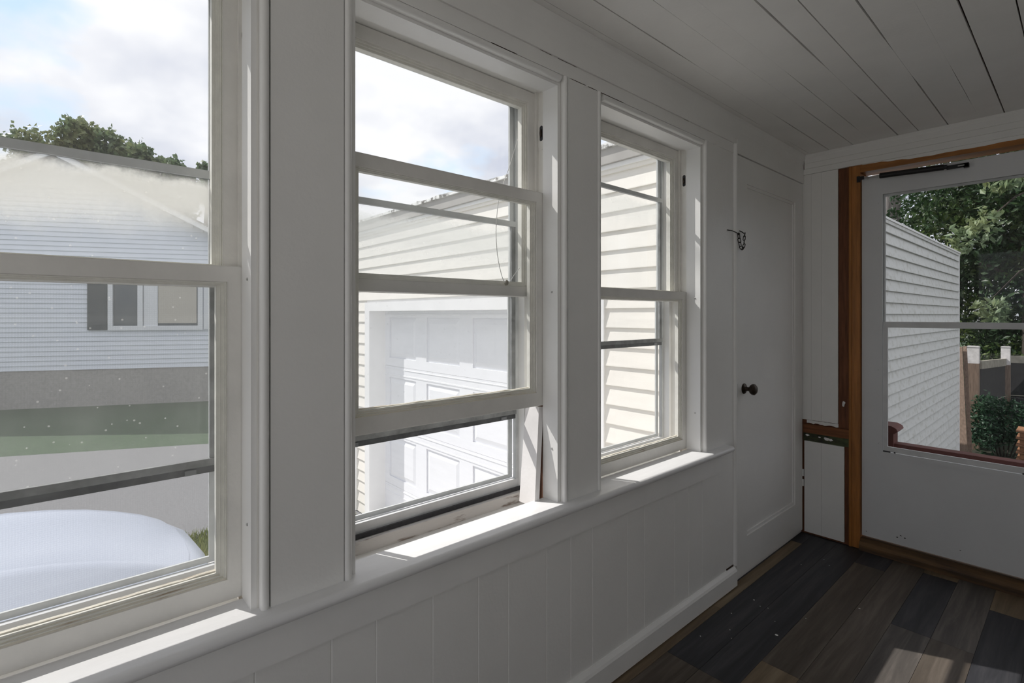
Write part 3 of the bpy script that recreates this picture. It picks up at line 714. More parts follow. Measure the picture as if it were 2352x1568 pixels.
# string hanging between the two sashes of the middle window
pts = [(-0.1210, 1.143, 1.883), (-0.1195, 1.125, 1.838), (-0.1185, 1.104, 1.784), (-0.1180, 1.082, 1.735), (-0.1180, 1.058, 1.671), (-0.1180, 1.047, 1.58), (-0.1180, 1.051, 1.498), (-0.1180, 1.069, 1.429), (-0.1190, 1.088, 1.402), (-0.1185, 1.106, 1.410), (-0.1185, 1.125, 1.432), (-0.1185, 1.148, 1.455)]
t = thing('string', (-0.114, 1.09, 1.40), 'thin white string hanging behind the raised sash of the middle window', 'string')
def smooth_pts(P, n=5):
    P = [Vector(p) for p in P]; out = []
    for i in range(len(P) - 1):
        a, b, c, d = P[max(i - 1, 0)], P[i], P[i + 1], P[min(i + 2, len(P) - 1)]
        for k in range(n):
            u = k / n
            out.append(0.5 * ((2 * b) + (c - a) * u + (2 * a - 5 * b + 4 * c - d) * u * u + (3 * b - a - 3 * c + d) * u ** 3))
    out.append(P[-1]); return out
bm = bmesh.new(); tube(bm, smooth_pts(pts), 0.0011, 6); obj('cord', bm, M['string'], t, smooth=True)
bm = bmesh.new(); bmesh.ops.create_icosphere(bm, subdivisions=2, radius=0.008, matrix=Matrix.Translation((-0.1195, 1.091, 1.404)))
R = random.Random(3)
for v in bm.verts: v.co += Vector((R.uniform(-1, 1) * 0.5, R.uniform(-1, 1), R.uniform(-1, 1))) * 0.0025
obj('knot', bm, mat('grey_knot', (0.36, 0.34, 0.28), 0.9, 0.3, 80), t)

# ------------------------------------------------------------------ door in the left wall
t = thing('trim_10', (0, 2.37, 0), 'white flat casing and rounded bead on the left of the narrow panelled door', 'trim', kind='structure')
bm = bmesh.new(); bx(bm, -0.0145, -0.002, 2.294, 2.436, 0.094, 2.1245); obj('board', bm, M['wall'], t, bevel=0.001)
bm = bmesh.new(); prof = [(-0.0145, 2.437)]
for k in range(9):
    a = math.pi - math.pi * k / 8
    prof.append((-0.002 + 0.013 * math.sin(a), 2.452 + 0.0145 * math.cos(a)))
prof.append((-0.0145, 2.467)); prism(bm, prof, 0.094, 2.1245, axis='z'); obj('bead', bm, M['trim'], t, smooth=True)
d1 = thing('door_1', (0, 2.9, 0.02), 'narrow white one-panel door with a dark knob in the left wall', 'door', kind='structure')
bm = bmesh.new()
dy0, dy1, dz0, dz1 = 2.4715, 3.330, 0.020, 2.079
g = grid_wall([dy0, 2.585, 3.218, dy1], [dz0, 0.195, 1.955, dz1], lambda y, z: not (2.585 < y < 3.218 and 0.195 < z < 1.955), -0.034, -0.001)
obj('door_frame', g, M['wall'], d1, bevel=0.0015)
box('door_panel', (-0.030, -0.013, 2.58, 3.223, 0.19, 1.96), M['wall'], d1)
bm = bmesh.new()
g = grid_wall([2.5852, 2.600, 3.203, 3.2178], [0.1952, 0.210, 1.940, 1.9548], lambda y, z: not (2.600 < y < 3.203 and 0.210 < z < 1.940), -0.013, -0.007)
obj('panel_moulding', g, M['wall'], d1, bevel=0.004)
kp = Vector((-0.001, 2.548, 0.935)); T = Matrix.Translation(kp) @ Matrix.Rotation(math.pi / 2, 4, 'Y')
bm = bmesh.new(); lathe(bm, [(0.0255, 0.0), (0.0265, 0.002), (0.0235, 0.006), (0.0115, 0.010), (0.0095, 0.022), (0.0105, 0.028), (0.0215, 0.034), (0.0272, 0.043), (0.0268, 0.052), (0.019, 0.060), (0.006, 0.0625)], T, 24)
kn = obj('door_knob', bm, M['bronze'], d1, smooth=True)
bm = bmesh.new(); bx(bm, -0.001, 0.0016, 2.4735, 2.4775, 0.90, 0.965); obj('latch_plate', bm, M['bronze'], d1)
for zz in (0.30, 0.36, 1.72, 1.80):
    bm = bmesh.new(); T = Matrix.Translation((0.0015, 3.333, zz)); lathe(bm, [(0.005, -0.02), (0.0055, 0.0), (0.005, 0.02)], T, 10); obj('hinge', bm, M['wall'], d1, smooth=True)
t = thing('trim_11', (0, 2.9, 2.08), 'white head board above the narrow panelled door', 'trim', kind='structure')
bm = bmesh.new(); bx(bm, -0.0145, 0.004, 2.4675, YF - 0.001, 2.083, 2.1525); obj('board', bm, M['wall'], t, bevel=0.0015)
bm = bmesh.new(); bx(bm, -0.0145, 0.001, 2.436, 2.4675, 2.1245, 2.1525); obj('corner_block', bm, M['wall'], t)

# chain between casing and door
ch = thing('door_chain', (0.01, 2.45, 1.66), 'short dark iron chain hanging from a nail beside the narrow door', 'chain')
bm = bmesh.new(); tube(bm, [(-0.002, 2.372, 1.702), (0.011, 2.395, 1.699), (0.016, 2.425, 1.694), (0.018, 2.440, 1.690)], 0.0022, 8); obj('hook', bm, M['iron'], ch, smooth=True)
bm = bmesh.new(); T = Matrix.Translation((0.019, 2.446, 1.688)); bmesh.ops.create_icosphere(bm, subdivisions=2, radius=0.0065, matrix=T); obj('eye', bm, M['iron'], ch, smooth=True)
bm = bmesh.new(); tube(bm, [(-0.002, 2.500, 1.712), (0.010, 2.509, 1.704), (0.014, 2.516, 1.698)], 0.0024, 8); obj('staple', bm, M['iron'], ch, smooth=True)
link_me = None
path = [((0.019, 2.4495, 1.6765), 0.15, 0), ((0.019, 2.4545, 1.658), 0.25, 1), ((0.019, 2.4625, 1.640), 0.35, 0), ((0.019, 2.475, 1.624), 1.0, 1), ((0.019, 2.492, 1.622), 1.9, 0), ((0.019, 2.5035, 1.636), 2.75, 1), ((0.018, 2.5085, 1.655), 2.95, 0), ((0.017, 2.512, 1.675), 3.0, 1), ((0.016, 2.519, 1.692), 2.7, 0)]
def link_bm():
    bm = bmesh.new(); P = []
    for k in range(14):
        a = 2 * math.pi * k / 14
        P.append(Vector((0.0062 * math.cos(a), 0, 0.0062 * math.sin(a) + (0.0055 if math.sin(a) > 0 else -0.0055))))
    rings = []
    for i, p in enumerate(P):
        d = (P[(i + 1) % 14] - P[i - 1]).normalized(); a = Vector((0, 1, 0)); b = d.cross(a)
        rings.append([bm.verts.new(p + (a * math.cos(2 * math.pi * q / 6) + b * math.sin(2 * math.pi * q / 6)) * 0.0019) for q in range(6)])
    for i in range(14):
        for q in range(6): bm.faces.new((rings[i][q], rings[i][(q + 1) % 6], rings[(i + 1) % 14][(q + 1) % 6], rings[(i + 1) % 14][q]))
    return bm
for i, (p, ang, tw) in enumerate(path):
    bm = link_bm()
    Tm = Matrix.Translation(p) @ Matrix.Rotation(ang, 4, 'X') @ Matrix.Rotation(math.pi / 2 - 0.35 if tw == 0 else 0.25, 4, 'Z')
    bmesh.ops.transform(bm, matrix=Tm, verts=bm.verts)
    obj('chain_link', bm, M['iron'], ch, smooth=True)

# ------------------------------------------------------------------ far wall
ysx = [-0.17, 0.24, XR + 0.1]; zsx = [-0.06, 2.131, ZC + 0.1]
wf = obj('wall_far', grid_wall([-0.17, 0.236, 1.235, XR + 0.1], [-0.06, 0.005, 2.131, ZC + 0.1], lambda y, z: not (0.236 < y < 1.235 and 0.005 < z < 2.131), YF + 0.012, YF + 0.13, axis='y'), M['stud'])
tag(wf, 'far end wall of the porch around the storm door', 'wall', kind='structure')
def fboard(x0, x1, z0, z1, yb=YF + 0.012, yf=YF, m='wall', nm='wall_board', bev=0.0015):
    bm = bmesh.new(); bx(bm, x0, x1, yf, yb, z0, z1); return obj(nm, bm, M[m], wf, bevel=bev)
for a, b in ((0.0, 0.044), (0.0447, 0.098), (0.0987, 0.182)): fboard(a if a > 0 else -0.013, b, 0.678, 2.133)
for a, b in ((0.006, 0.0975), (0.0985, 0.213)): fboard(a, b, 0.010, 0.551)
for i in range(9): fboard(1.30 + i * 0.07, 1.30 + (i + 1) * 0.07 - 0.001, 0.01, 2.133)
fboard(0.1835, 0.2365, 0.655, 2.133, yf=YF + 0.006, m='stud', nm='exposed_stud')
fboard(0.2145, 0.2365, 0.0, 0.551, yf=YF + 0.006, m='stud', nm='exposed_stud')
fboard(0.0, 0.2365, 0.600, 0.652, yf=YF - 0.004, m='block', nm='wood_blocking')
fboard(0.0, 0.2365, 0.553, 0.599, yf=YF + 0.003, m='green_paint', nm='green_strip')
bm = bmesh.new(); R = random.Random(5); n = 14; lo = []; hi = []
for k in range(n + 1):
    x = 0.018 + 0.165 * k / n; lo.append((x, 0.657 + R.uniform(-0.003, 0.004))); hi.append((x, 0.675 + R.uniform(-0.001, 0.001)))
prof = lo + hi[::-1]
A = [bm.verts.new((p[0], YF + 0.004, p[1])) for p in prof]; B = [bm.verts.new((p[0], YF + 0.0118, p[1])) for p in prof]
bm.faces.new(A); bm.faces.new(B[::-1])
for i in range(len(prof)): bm.faces.new((A[i], A[(i + 1) % len(prof)], B[(i + 1) % len(prof)], B[i]))
obj('torn_wallboard', bm, M['wall'], wf)
for (xc, zc, r) in ((0.022, 0.586, 0.009), (0.125, 0.58, 0.013), (0.145, 0.578, 0.010), (0.085, 0.583, 0.006), (0.21, 0.80, 0.006), (0.207, 0.785, 0.005)):
    bm = bmesh.new(); R = random.Random(int(xc * 1e4)); vs = []
    for k in range(11):
        a = 2 * math.pi * k / 11; rr = r * R.uniform(0.6, 1.2); vs.append((xc + rr * math.cos(a) * 1.3, zc + rr * math.sin(a) * (0.7 if zc < 0.6 else 2.2)))
    yq = YF + 0.003 if zc < 0.6 else YF + 0.006
    A = [bm.verts.new((p[0], yq - 0.0012, p[1])) for p in vs]; B = [bm.verts.new((p[0], yq, p[1])) for p in vs]
    bm.faces.new(A); 
    for i in range(11): bm.faces.new((A[i], A[(i + 1) % 11], B[(i + 1) % 11], B[i]))
    obj('paint_patch', bm, M['wall'], wf)
# frieze and crown of the far wall
t = thing('trim_12', (0.9, YF, 2.15), 'stepped white frieze boards above the storm door', 'trim', kind='structure')
bm = bmesh.new(); bx(bm, 0.004, XR, YF - 0.008, YF + 0.012, 2.134, 2.166); obj('frieze_board', bm, M['wall'], t, bevel=0.0015)
bm = bmesh.new(); prism(bm, [(YF + 0.012, 2.1665), (YF - 0.012, 2.1665), (YF - 0.012, 2.196), (YF - 0.009, 2.199), (YF - 0.009, 2.228), (YF - 0.014, 2.236), (YF - 0.014, 2.2495), (YF + 0.012, 2.2495)], 0.010, XR, axis='x')
obj('crown_board', bm, M['wall'], t)
# door frame of bare orange wood
t = thing('trim_13', (0.26, YF, 0), 'bare orange-brown wooden frame around the storm door', 'door frame', kind='structure')
bm = bmesh.new(); prism(bm, [(0.2368, YF - 0.004), (0.243, YF - 0.007), (0.249, YF - 0.004), (0.251, YF + 0.001), (0.288, YF + 0.002), (0.2895, YF + 0.006), (0.2895, YF + 0.12), (0.2368, YF + 0.12)], 0.0, 2.133, axis='z'); obj('side_jamb', bm, M['orange_wood'], t)
bm = bmesh.new(); prism(bm, [(1.2335, YF - 0.004), (1.2335, YF + 0.12), (1.19, YF + 0.12), (1.19, YF + 0.004)], 0.0, 2.133, axis='z'); obj('side_jamb', bm, M['orange_wood'], t)
bm = bmesh.new(); bx(bm, 0.2897, 1.19, YF + 0.001, YF + 0.12, 2.092, 2.1335); obj('head_jamb', bm, M['orange_wood_x'], t, bevel=0.002)
bm = bmesh.new(); R = random.Random(9); n = 30; lo = []
for k in range(n + 1):
    x = 0.30 + 0.89 * k / n; lo.append((x, 2.1335 - 0.002 - 0.016 * max(0, min(1, (x - 0.36) / 0.18)) + R.uniform(-0.0022, 0.0022)))
prof = lo + [(1.19, 2.1338), (0.30, 2.1338)]
A = [bm.verts.new((p[0], YF - 0.001, p[1])) for p in prof]; B = [bm.verts.new((p[0], YF + 0.0012, p[1])) for p in prof]
bm.faces.new(A); bm.faces.new(B[::-1])
for i in range(len(prof)): bm.faces.new((A[i], A[(i + 1) % len(prof)], B[(i + 1) % len(prof)], B[i]))
obj('ragged_paint_edge', bm, M['wall'], t)
bm = bmesh.new(); prism(bm, [(YF - 0.022, 0.0), (YF + 0.10, 0.0), (YF + 0.10, 0.062), (YF + 0.02, 0.060), (YF - 0.010, 0.046), (YF - 0.022, 0.030)], 0.2898, 1.19, axis='x')
th = obj('trim_14', bm, M['threshold'], bevel=0.002); tag(th, 'worn brown wooden threshold under the storm door', 'threshold', kind='structure')

# storm door
d2 = thing('door_2', (0.74, YF + 0.03, 0.07), 'white aluminium storm door with two panes of glass', 'door', kind='structure')
DY = YF + 0.020
DX0, DX1, DZ0, DZ1 = 0.2935, 1.186, 0.074, 2.066
GX0, GX1 = 0.396, 1.085
g = grid_wall([DX0, 0.389, 1.092, DX1], [DZ0, 0.556, 1.957, DZ1], lambda x, z: not (0.389 < x < 1.092 and 0.556 < z < 1.957), DY, DY + 0.035, axis='y')
obj('door_slab', g, M['door_white'], d2, bevel=0.003)
g = grid_wall([0.352, 0.3905, 1.0905, 1.128], [0.535, 0.5575, 1.9555, 1.98], lambda x, z: not (0.3905 < x < 1.0905 and 0.5575 < z < 1.9555), DY - 0.006, DY + 0.002, axis='y')
obj('glass_surround', g, M['door_white'], d2, bevel=0.0025)
g = grid_wall([0.3905, 0.4, 1.081, 1.0905], [1.245, 1.2629, 1.944, 1.9555], lambda x, z: not (0.4 < x < 1.081 and 1.2629 < z < 1.944), DY + 0.012, DY + 0.022, axis='y')
obj('upper_glass_frame', g, M['alum'], d2, bevel=0.001, bseg=1)
g = grid_wall([0.392, 0.4125, 1.069, 1.0895], [0.560, 0.5885, 1.232, 1.2625], lambda x, z: not (0.4125 < x < 1.069 and 0.5885 < z < 1.232), DY - 0.001, DY + 0.010, axis='y')
obj('lower_glass_frame', g, M['alum_white'], d2, bevel=0.0015, bseg=1)
bm = bmesh.new(); bx(bm, 0.3995, 1.0815, DY + 0.0165, DY + 0.0195, 1.262, 1.945); obj('upper_pane', bm, M['door_pane'], d2)
bm = bmesh.new(); bx(bm, 0.412, 1.0695, DY + 0.004, DY + 0.007, 0.588, 1.2325); obj('lower_pane', bm, M['door_pane'], d2)
for a, b in ((0.392, 0.425), (0.44, 0.447), (0.93, 0.937), (0.955, 1.085)):
    bm = bmesh.new(); bx(bm, a, b, DY - 0.002, DY + 0.003, 0.5578, 0.5645); obj('seal_strip', bm, M['rubber'], d2)
for (xx, zz) in ((0.372, 0.60), (0.372, 1.00), (0.372, 1.72), (0.372, 1.91)):
    bm = bmesh.new(); T = Matrix.Translation((xx, DY - 0.006, zz)) @ Matrix.Rotation(math.pi / 2, 4, 'X'); lathe(bm, [(0.0028, 0), (0.0026, 0.001), (0.001, 0.0016)], T, 8); obj('screw', bm, M['alum'], d2)
bm = bmesh.new(); R = random.Random(2)
for (xx, zz, s_) in ((0.47, 0.125, 0.006), (0.487, 0.118, 0.007), (0.455, 0.112, 0.006), (0.315, 0.10, 0.004), (0.71, 0.128, 0.004)):
    vs = [bm.verts.new((xx + s_ * R.uniform(0.4, 1) * math.cos(a), DY - 0.0004, zz + 0.6 * s_ * R.uniform(0.4, 1) * math.sin(a))) for a in [2 * math.pi * k / 7 for k in range(7)]]; bm.faces.new(vs)
sc_ = obj('scuff_marks', bm, M['rubber'], d2); sc_['kind'] = 'stuff'
# door closer (fixed to the door)
cz = lambda x: 2.058 - (x - 0.275) * 0.045
bm = bmesh.new(); tube(bm, [(0.384, DY - 0.030, cz(0.384)), (0.652, DY - 0.030, cz(0.652))], 0.0145, 16); c1 = obj('closer_tube', bm, M['black'], d2, smooth=True)
bm = bmesh.new(); tube(bm, [(0.652, DY - 0.030, cz(0.652)), (0.664, DY - 0.030, cz(0.664))], 0.011, 12); obj('closer_cap', bm, M['black'], c1, smooth=True)
bm = bmesh.new(); tube(bm, [(0.292, DY - 0.026, cz(0.292)), (0.384, DY - 0.030, cz(0.384))], 0.0042, 10); obj('closer_rod', bm, M['steel'], c1, smooth=True)
bm = bmesh.new(); bx(bm, 0.276, 0.292, YF - 0.010, YF + 0.004, 2.038, 2.070); bx(bm, 0.286, 0.312, DY - 0.033, DY - 0.027, 2.048, 2.066); obj('jamb_bracket', bm, M['black'], c1)
bm = bmesh.new(); bx(bm, 0.662, 0.745, DY - 0.030, DY - 0.024, 2.026, 2.046); bx(bm, 0.725, 0.745, DY - 0.030, DY, 2.026, 2.046); obj('door_bracket', bm, M['black'], c1)
bm = bmesh.new(); bx(bm, 0.705, 0.730, DY - 0.0308, DY - 0.030, 2.034, 2.038); obj('bracket_slot', bm, M['steel'], c1)
bm = bmesh.new(); tube(bm, [(0.328, DY - 0.034, cz(0.328)), (0.328, DY - 0.020, cz(0.328) - 0.004)], 0.006, 10); obj('closer_pin', bm, M['steel'], c1)

# ------------------------------------------------------------------ wall on the right and wall behind (out of frame; openings added to let fill light in)
wr = obj('wall_right', grid_wall([YB - 0.1, -2.5, -0.6, YF + 0.1], [-0.06, 0.35, 2.15, ZC + 0.1], lambda y, z: not (-2.5 < y < -0.6 and 0.35 < z < 2.15), XR, XR + 0.1), M['wall'])
tag(wr, 'white wall on the right of the porch with a wide unseen opening added beside the viewer for fill light', 'wall', kind='structure')
wb = obj('wall_back', grid_wall([-0.17, 0.12, 1.85, XR + 0.1], [-0.06, 0.2, 2.15, ZC + 0.1], lambda x, z: not (0.12 < x < 1.85 and 0.2 < z < 2.15), YB - 0.1, YB, axis='y'), M['wall'])
tag(wb, 'white end wall behind the viewer with a wide unseen opening added for fill light', 'wall', kind='structure')

# ------------------------------------------------------------------ porch roof (unseen; overhang widened right and behind to cut sky light)
rf = box('roof', (-0.30, XR + 0.65, YB - 0.6, YF + 0.18, 2.345, 2.40), M['roofing']); tag(rf, 'low unseen roof of the porch, its overhang widened to cut sky light', 'roof', kind='structure')

# ------------------------------------------------------------------ ground
GZ = -0.745
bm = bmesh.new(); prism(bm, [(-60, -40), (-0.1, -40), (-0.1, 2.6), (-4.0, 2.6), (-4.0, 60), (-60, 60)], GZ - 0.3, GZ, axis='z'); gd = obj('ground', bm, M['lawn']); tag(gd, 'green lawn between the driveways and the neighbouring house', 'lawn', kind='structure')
gy = box('back_yard', (-3.98, 30, YF + 0.2, 60, -1.35, -1.03), M['yard']); tag(gy, 'weedy ground of the back yard, coloured dark as if in tree shade', 'ground', kind='structure')
gs = box('side_yard', (0.2, 30, -40, YF + 0.2, -1.3, GZ - 0.05), mat('light_bounce_concrete', (0.60, 0.585, 0.56), 0.9, 0.1, 6)); tag(gs, 'unseen ground under and beside the porch, made pale to bounce daylight indoors', 'ground', kind='structure')  # pale colour chosen to throw daylight up at the ceiling
bm = bmesh.new(); prism(bm, [(-0.207, -30), (-0.207, 2.5), (-3.72, 2.5), (-3.66, 0.4), (-3.62, -30)], GZ, GZ + 0.02, axis='z')
dv = obj('driveway', bm, mat('light_bounce_drive', (0.58, 0.57, 0.55), 0.9, 0.12, 8.0)); tag(dv, 'driveway under the silver car leading to the garage, made pale to bounce light indoors', 'driveway', kind='structure')  # albedo raised so the drive bounces light onto soffits and ceiling
AN = math.radians(25); UX, UY = math.sin(AN), math.cos(AN); NX, NY = math.cos(AN), -math.sin(AN)
def uv(n, s): return (NX * n + UX * s, NY * n + UY * s)     # n: distance along the wall normal, s: along the wall
bm = bmesh.new(); prism(bm, [uv(-8.11, -30), uv(-8.11, 3.5), (-4.75, 6.5), (-4.65, 2.9), uv(-4.50, 1.2), uv(-4.30, -1.0), uv(-4.2, -30)], GZ, GZ + 0.012, axis='z')
dn = obj('neighbour_driveway', bm, M['asphalt']); tag(dn, 'wide pale asphalt driveway of the neighbour, partly in shadow', 'driveway', kind='structure')
# grass tufts on the strip by the garage corner
def blades(name, n, regions, hmin, hmax, m, label, seed):
    R = np.random.default_rng(seed); pp = []
    ar = [(r[1] - r[0]) * (r[3] - r[2]) for r in regions]
    for (x0, x1, y0, y1, z), a_ in zip(regions, ar):
        k = int(n * a_ / sum(ar)); pp.append(np.stack([R.uniform(x0, x1, k), R.uniform(y0, y1, k), np.full(k, z)], 1))
    P = np.concatenate(pp); n = len(P); h = R.uniform(hmin, hmax, n); a = R.uniform(0, 6.283, n); w = 0.005
    d = np.stack([np.cos(a), np.sin(a), np.zeros(n)], 1); ln = np.stack([R.normal(0, .35, n), R.normal(0, .35, n), np.ones(n)], 1) * h[:, None]
    V = np.stack([P - d * w, P + d * w, P + ln], 1).reshape(-1, 3); F = np.arange(3 * n).reshape(-1, 3)
    o = from_arrays(name, V.tolist(), F.tolist(), m); return tag(o, label, 'grass', kind='stuff')
blades('grass', 7000, [(-4.35, -3.70, 0.5, 2.25, GZ), (-4.35, -4.06, 2.25, 2.54, GZ)], 0.03, 0.09, M['grass'], 'sunlit yellow-green grass strip beside the garage corner', 1)
blades('grass', 6000, [(-0.05, 0.9, 9.7, 10.6, -1.03)], 0.03, 0.10, M['leaf_bush'], 'low weeds in the back yard around the pale stones', 2)  # dark bush leaf colour stands in for tree shade on the weeds

# ------------------------------------------------------------------ garage
GX0, GXR, GY0, GY1 = -3.99, -0.10, 2.35, 9.58
ga = thing('garage', ((GX0 + GXR) / 2, (GY0 + GY1) / 2, GZ), 'attached white sided garage with a panelled overhead door', 'garage')
GRZ = 2.14
def wedge(x0, x1, z0, h, d, y, T, top=None):
    """one siding course along local x on the face y = 0 (towards -y)"""
    bm = bmesh.new(); t1 = (z0 + h) if top is None else top
    dt = d * (1 - (t1 - z0) / h)
    prism(bm, [(0.0, z0), (-d, z0), (-d, z0 + 0.004), (-0.0015 - dt, t1), (0.0, t1)], x0, x1, axis='x', T=T); return bm
EXP = 0.1085
TF = Matrix.Translation((0, GY0, 0))
z = 0.578 - 12 * EXP
DOORL, DOORR, DTOP = -3.72, -0.70, 1.435
while z < GRZ - 0.01:
    if z + EXP > GZ + 0.03:
        zz = max(z, GZ + 0.02)
        top = min(z + EXP, GRZ)
        if z + 0.5 * EXP < DTOP:
            obj('siding_board', wedge(-3.915, DOORL + 0.002, z, EXP, 0.014, 0, TF, top), M['siding'], ga)
            obj('siding_board', wedge(DOORR, GXR - 0.005, z, EXP, 0.014, 0, TF, top), M['siding'], ga)
        else:
            obj('siding_board', wedge(-3.915, GXR - 0.005, z, EXP, 0.014, 0, TF, top), M['siding'], ga)
    z += EXP
# side wall facing the back yard view
TS = Matrix.Translation((GXR - 0.0, 0, 0)) @ Matrix.Rotation(math.pi / 2, 4, 'Z')
z = 2.054 - 30 * 0.1065
while z < GRZ + 0.02:
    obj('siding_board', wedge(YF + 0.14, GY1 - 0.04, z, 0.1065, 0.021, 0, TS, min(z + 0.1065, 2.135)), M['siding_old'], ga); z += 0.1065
box('corner_board', (GX0, -3.915, GY0 - 0.022, GY0 + 0.10, GZ + 0.02, GRZ), M['gtrim'], ga, bevel=0.004)
box('corner_board', (GXR - 0.05, GXR + 0.018, GY1 - 0.045, GY1 + 0.02, -1.03, 2.165), M['gtrim'], ga, bevel=0.004)
g = grid_wall([GX0 + 0.02, DOORL + 0.02, DOORR - 0.02, GXR], [GZ, DTOP - 0.02, 2.2], lambda x, z: not (DOORL < x < DOORR and z < DTOP), GY0 + 0.001, GY0 + 0.16, axis='y')
obj('front_wall', g, M['gtrim'], ga)
box('side_wall', (GXR - 0.14, GXR - 0.001, GY0 + 0.2, GY1 - 0.01, -1.1, 2.2), M['gtrim'], ga)
box('left_wall', (GX0 + 0.02, GX0 + 0.14, GY0 + 0.1, GY1 - 0.01, GZ, 2.2), M['gtrim'], ga)
# door surround
box('door_casing', (DOORL, -3.622, GY0 - 0.020, GY0 + 0.165, GZ + 0.02, 1.3375), M['gtrim'], ga, bevel=0.003)
box('door_casing', (-0.862, DOORR, GY0 - 0.020, GY0 + 0.165, GZ + 0.02, 1.3375), M['gtrim'], ga, bevel=0.003)
box('door_header', (DOORL, DOORR, GY0 - 0.020, GY0 + 0.165, 1.3377, 1.424), M['gtrim'], ga, bevel=0.003)
gdr = box('garage_door', (-3.66, -0.84, GY0 + 0.172, GY0 + 0.21, GZ + 0.02, 1.40), M['gdoor'], ga)
secs = [1.385, 0.79, 0.20, -0.39, GZ + 0.025]
cols = [-3.541, -2.851, -2.161, -1.471]
for si in range(4):
    zt, zb = secs[si], secs[si + 1]
    bm = bmesh.new()
    xs = [-3.655]; holes = []
    for c in cols: xs += [c, c + 0.51]; holes.append((c, c + 0.51))
    xs.append(-0.845)
    pz1, pz0 = zt - 0.112, zt - 0.512
    if pz0 < zb + 0.03: zsx = [zb + 0.001, zt - 0.001]; hz = None
    else: zsx = [zb + 0.001, pz0, pz1, zt - 0.001]; hz = (pz0, pz1)
    g = grid_wall(xs, zsx, lambda x, z: not (hz and hz[0] < z < hz[1] and any(a < x < b for a, b in holes)), GY0 + 0.158, GY0 + 0.172, axis='y')
    o = obj('door_section', g, M['gdoor'], gdr, bevel=0.004, bseg=1)
    # horizontal beads near the joints of the sections
    for zz in ((zt - 0.018, zt - 0.028), (zt - 0.075, zt - 0.090)):
        bm = bmesh.new(); prism(bm, [(GY0 + 0.158, zz[0]), (GY0 + 0.1545, zz[0] - 0.002), (GY0 + 0.1545, zz[1] + 0.002), (GY0 + 0.158, zz[1])], -3.65, -0.85, axis='x'); obj('section_bead', bm, M['gdoor'], gdr)
    if hz:
        for a, b in holes:   # raised field with sloping edges
            bm = bmesh.new(); e = 0.05; y0, y1 = GY0 + 0.1705, GY0 + 0.1595
            o4 = [(a + 0.004, y0, pz0 + 0.004), (b - 0.004, y0, pz0 + 0.004), (b - 0.004, y0, pz1 - 0.004), (a + 0.004, y0, pz1 - 0.004)]
            i4 = [(a + e, y1, pz0 + e), (b - e, y1, pz0 + e), (b - e, y1, pz1 - e), (a + e, y1, pz1 - e)]
            vo = [bm.verts.new(p) for p in o4]; vi = [bm.verts.new(p) for p in i4]; vb = [bm.verts.new((p[0], y0 + 0.004, p[2])) for p in o4]
            bm.faces.new(vi); bm.faces.new(vb[::-1])
            for k in range(4):
                bm.faces.new((vo[k], vo[(k + 1) % 4], vi[(k + 1) % 4], vi[k])); bm.faces.new((vo[k], vb[k], vb[(k + 1) % 4], vo[(k + 1) % 4]))
            obj('raised_panel', bm, M['gdoor'], gdr)
# eaves
box('frieze', (GX0, GXR, GY0 - 0.026, GY0 + 0.02, 2.122, 2.146), M['gtrim'], ga)
box('fascia', (GX0 - 0.01, GXR, GY0 - 0.045, GY0 + 0.02, 2.147, 2.232), M['fascia'], ga, bevel=0.003)
bm = bmesh.new(); R = random.Random(8); n = 60; ring = []
for k in range(n + 1):
    x = GX0 - 0.02 + (GXR + 0.0 - GX0 + 0.02) * k / n; h = R.uniform(-0.006, 0.006)
    ring.append([bm.verts.new(p) for p in ((x, GY0 - 0.062, 2.2325), (x, GY0 - 0.064 + R.uniform(-0.003, 0.003), 2.256 + h), (x, GY0 + 0.04, 2.262), (x, GY0 + 0.04, 2.2325))])
for k in range(n):
    for q in range(4): bm.faces.new((ring[k][q], ring[k][(q + 1) % 4], ring[k + 1][(q + 1) % 4], ring[k + 1][q]))
bm.faces.new(ring[0]); bm.faces.new(ring[-1][::-1]); obj('roof_edge', bm, M['peel'], ga)
box('roof_deck', (GX0 - 0.02, GXR + 0.03, GY0 + 0.041, GY1 + 0.02, 2.166, 2.186), M['gtrim'], ga)
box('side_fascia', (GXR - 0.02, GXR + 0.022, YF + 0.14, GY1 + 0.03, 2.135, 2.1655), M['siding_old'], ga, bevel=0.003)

# green box by the garage corner
gb = thing('utility_box', (-4.6, 2.75, GZ), 'dark green box standing on the grass behind the garage corner', 'box')
box('body', (-4.95, -4.10, 2.62, 3.05, GZ - 0.01, -0.36), M['green_box'], gb, bevel=0.015)
box('lid', (-4.98, -4.07, 2.59, 3.08, -0.36, -0.31), mat('green_box_lid', (0.30, 0.36, 0.30), 0.5), gb, bevel=0.012)

# ------------------------------------------------------------------ neighbouring house
O = Vector((-13.593, 0.898, GZ))
TN = Matrix.Translation((O.x, O.y, 0)) @ Matrix.Rotation(math.pi / 2 - AN, 4, 'Z')
TNI = TN   # local x along the wall, local -y towards us
nh = thing('neighbour_house', tuple(O), 'white gabled neighbouring house with fine lap siding and a grey foundation', 'house')
SL, SR, PK, SP, EV = -5.0, 3.2, 4.80, -0.9, 2.67
def top_at(s): return PK - (PK - EV) * abs(s - SP) / (4.1)
box('foundation', (SL + 0.03, SR - 0.03, -0.0, 0.3, GZ - 0.05, 0.08), M['concrete'], nh, T=TN)
z = 0.08; e = 0.1055
while z < PK - 0.05:
    zm = z + e
    a, b = SL, SR
    if zm > EV:
        k = 4.1 * (PK - zm) / (PK - EV); a, b = SP - k, SP + k
    if b - a > 0.1: obj('siding_board', wedge(a, b, z, e, 0.022, 0, TN), M['siding_n'], nh)
    z += e
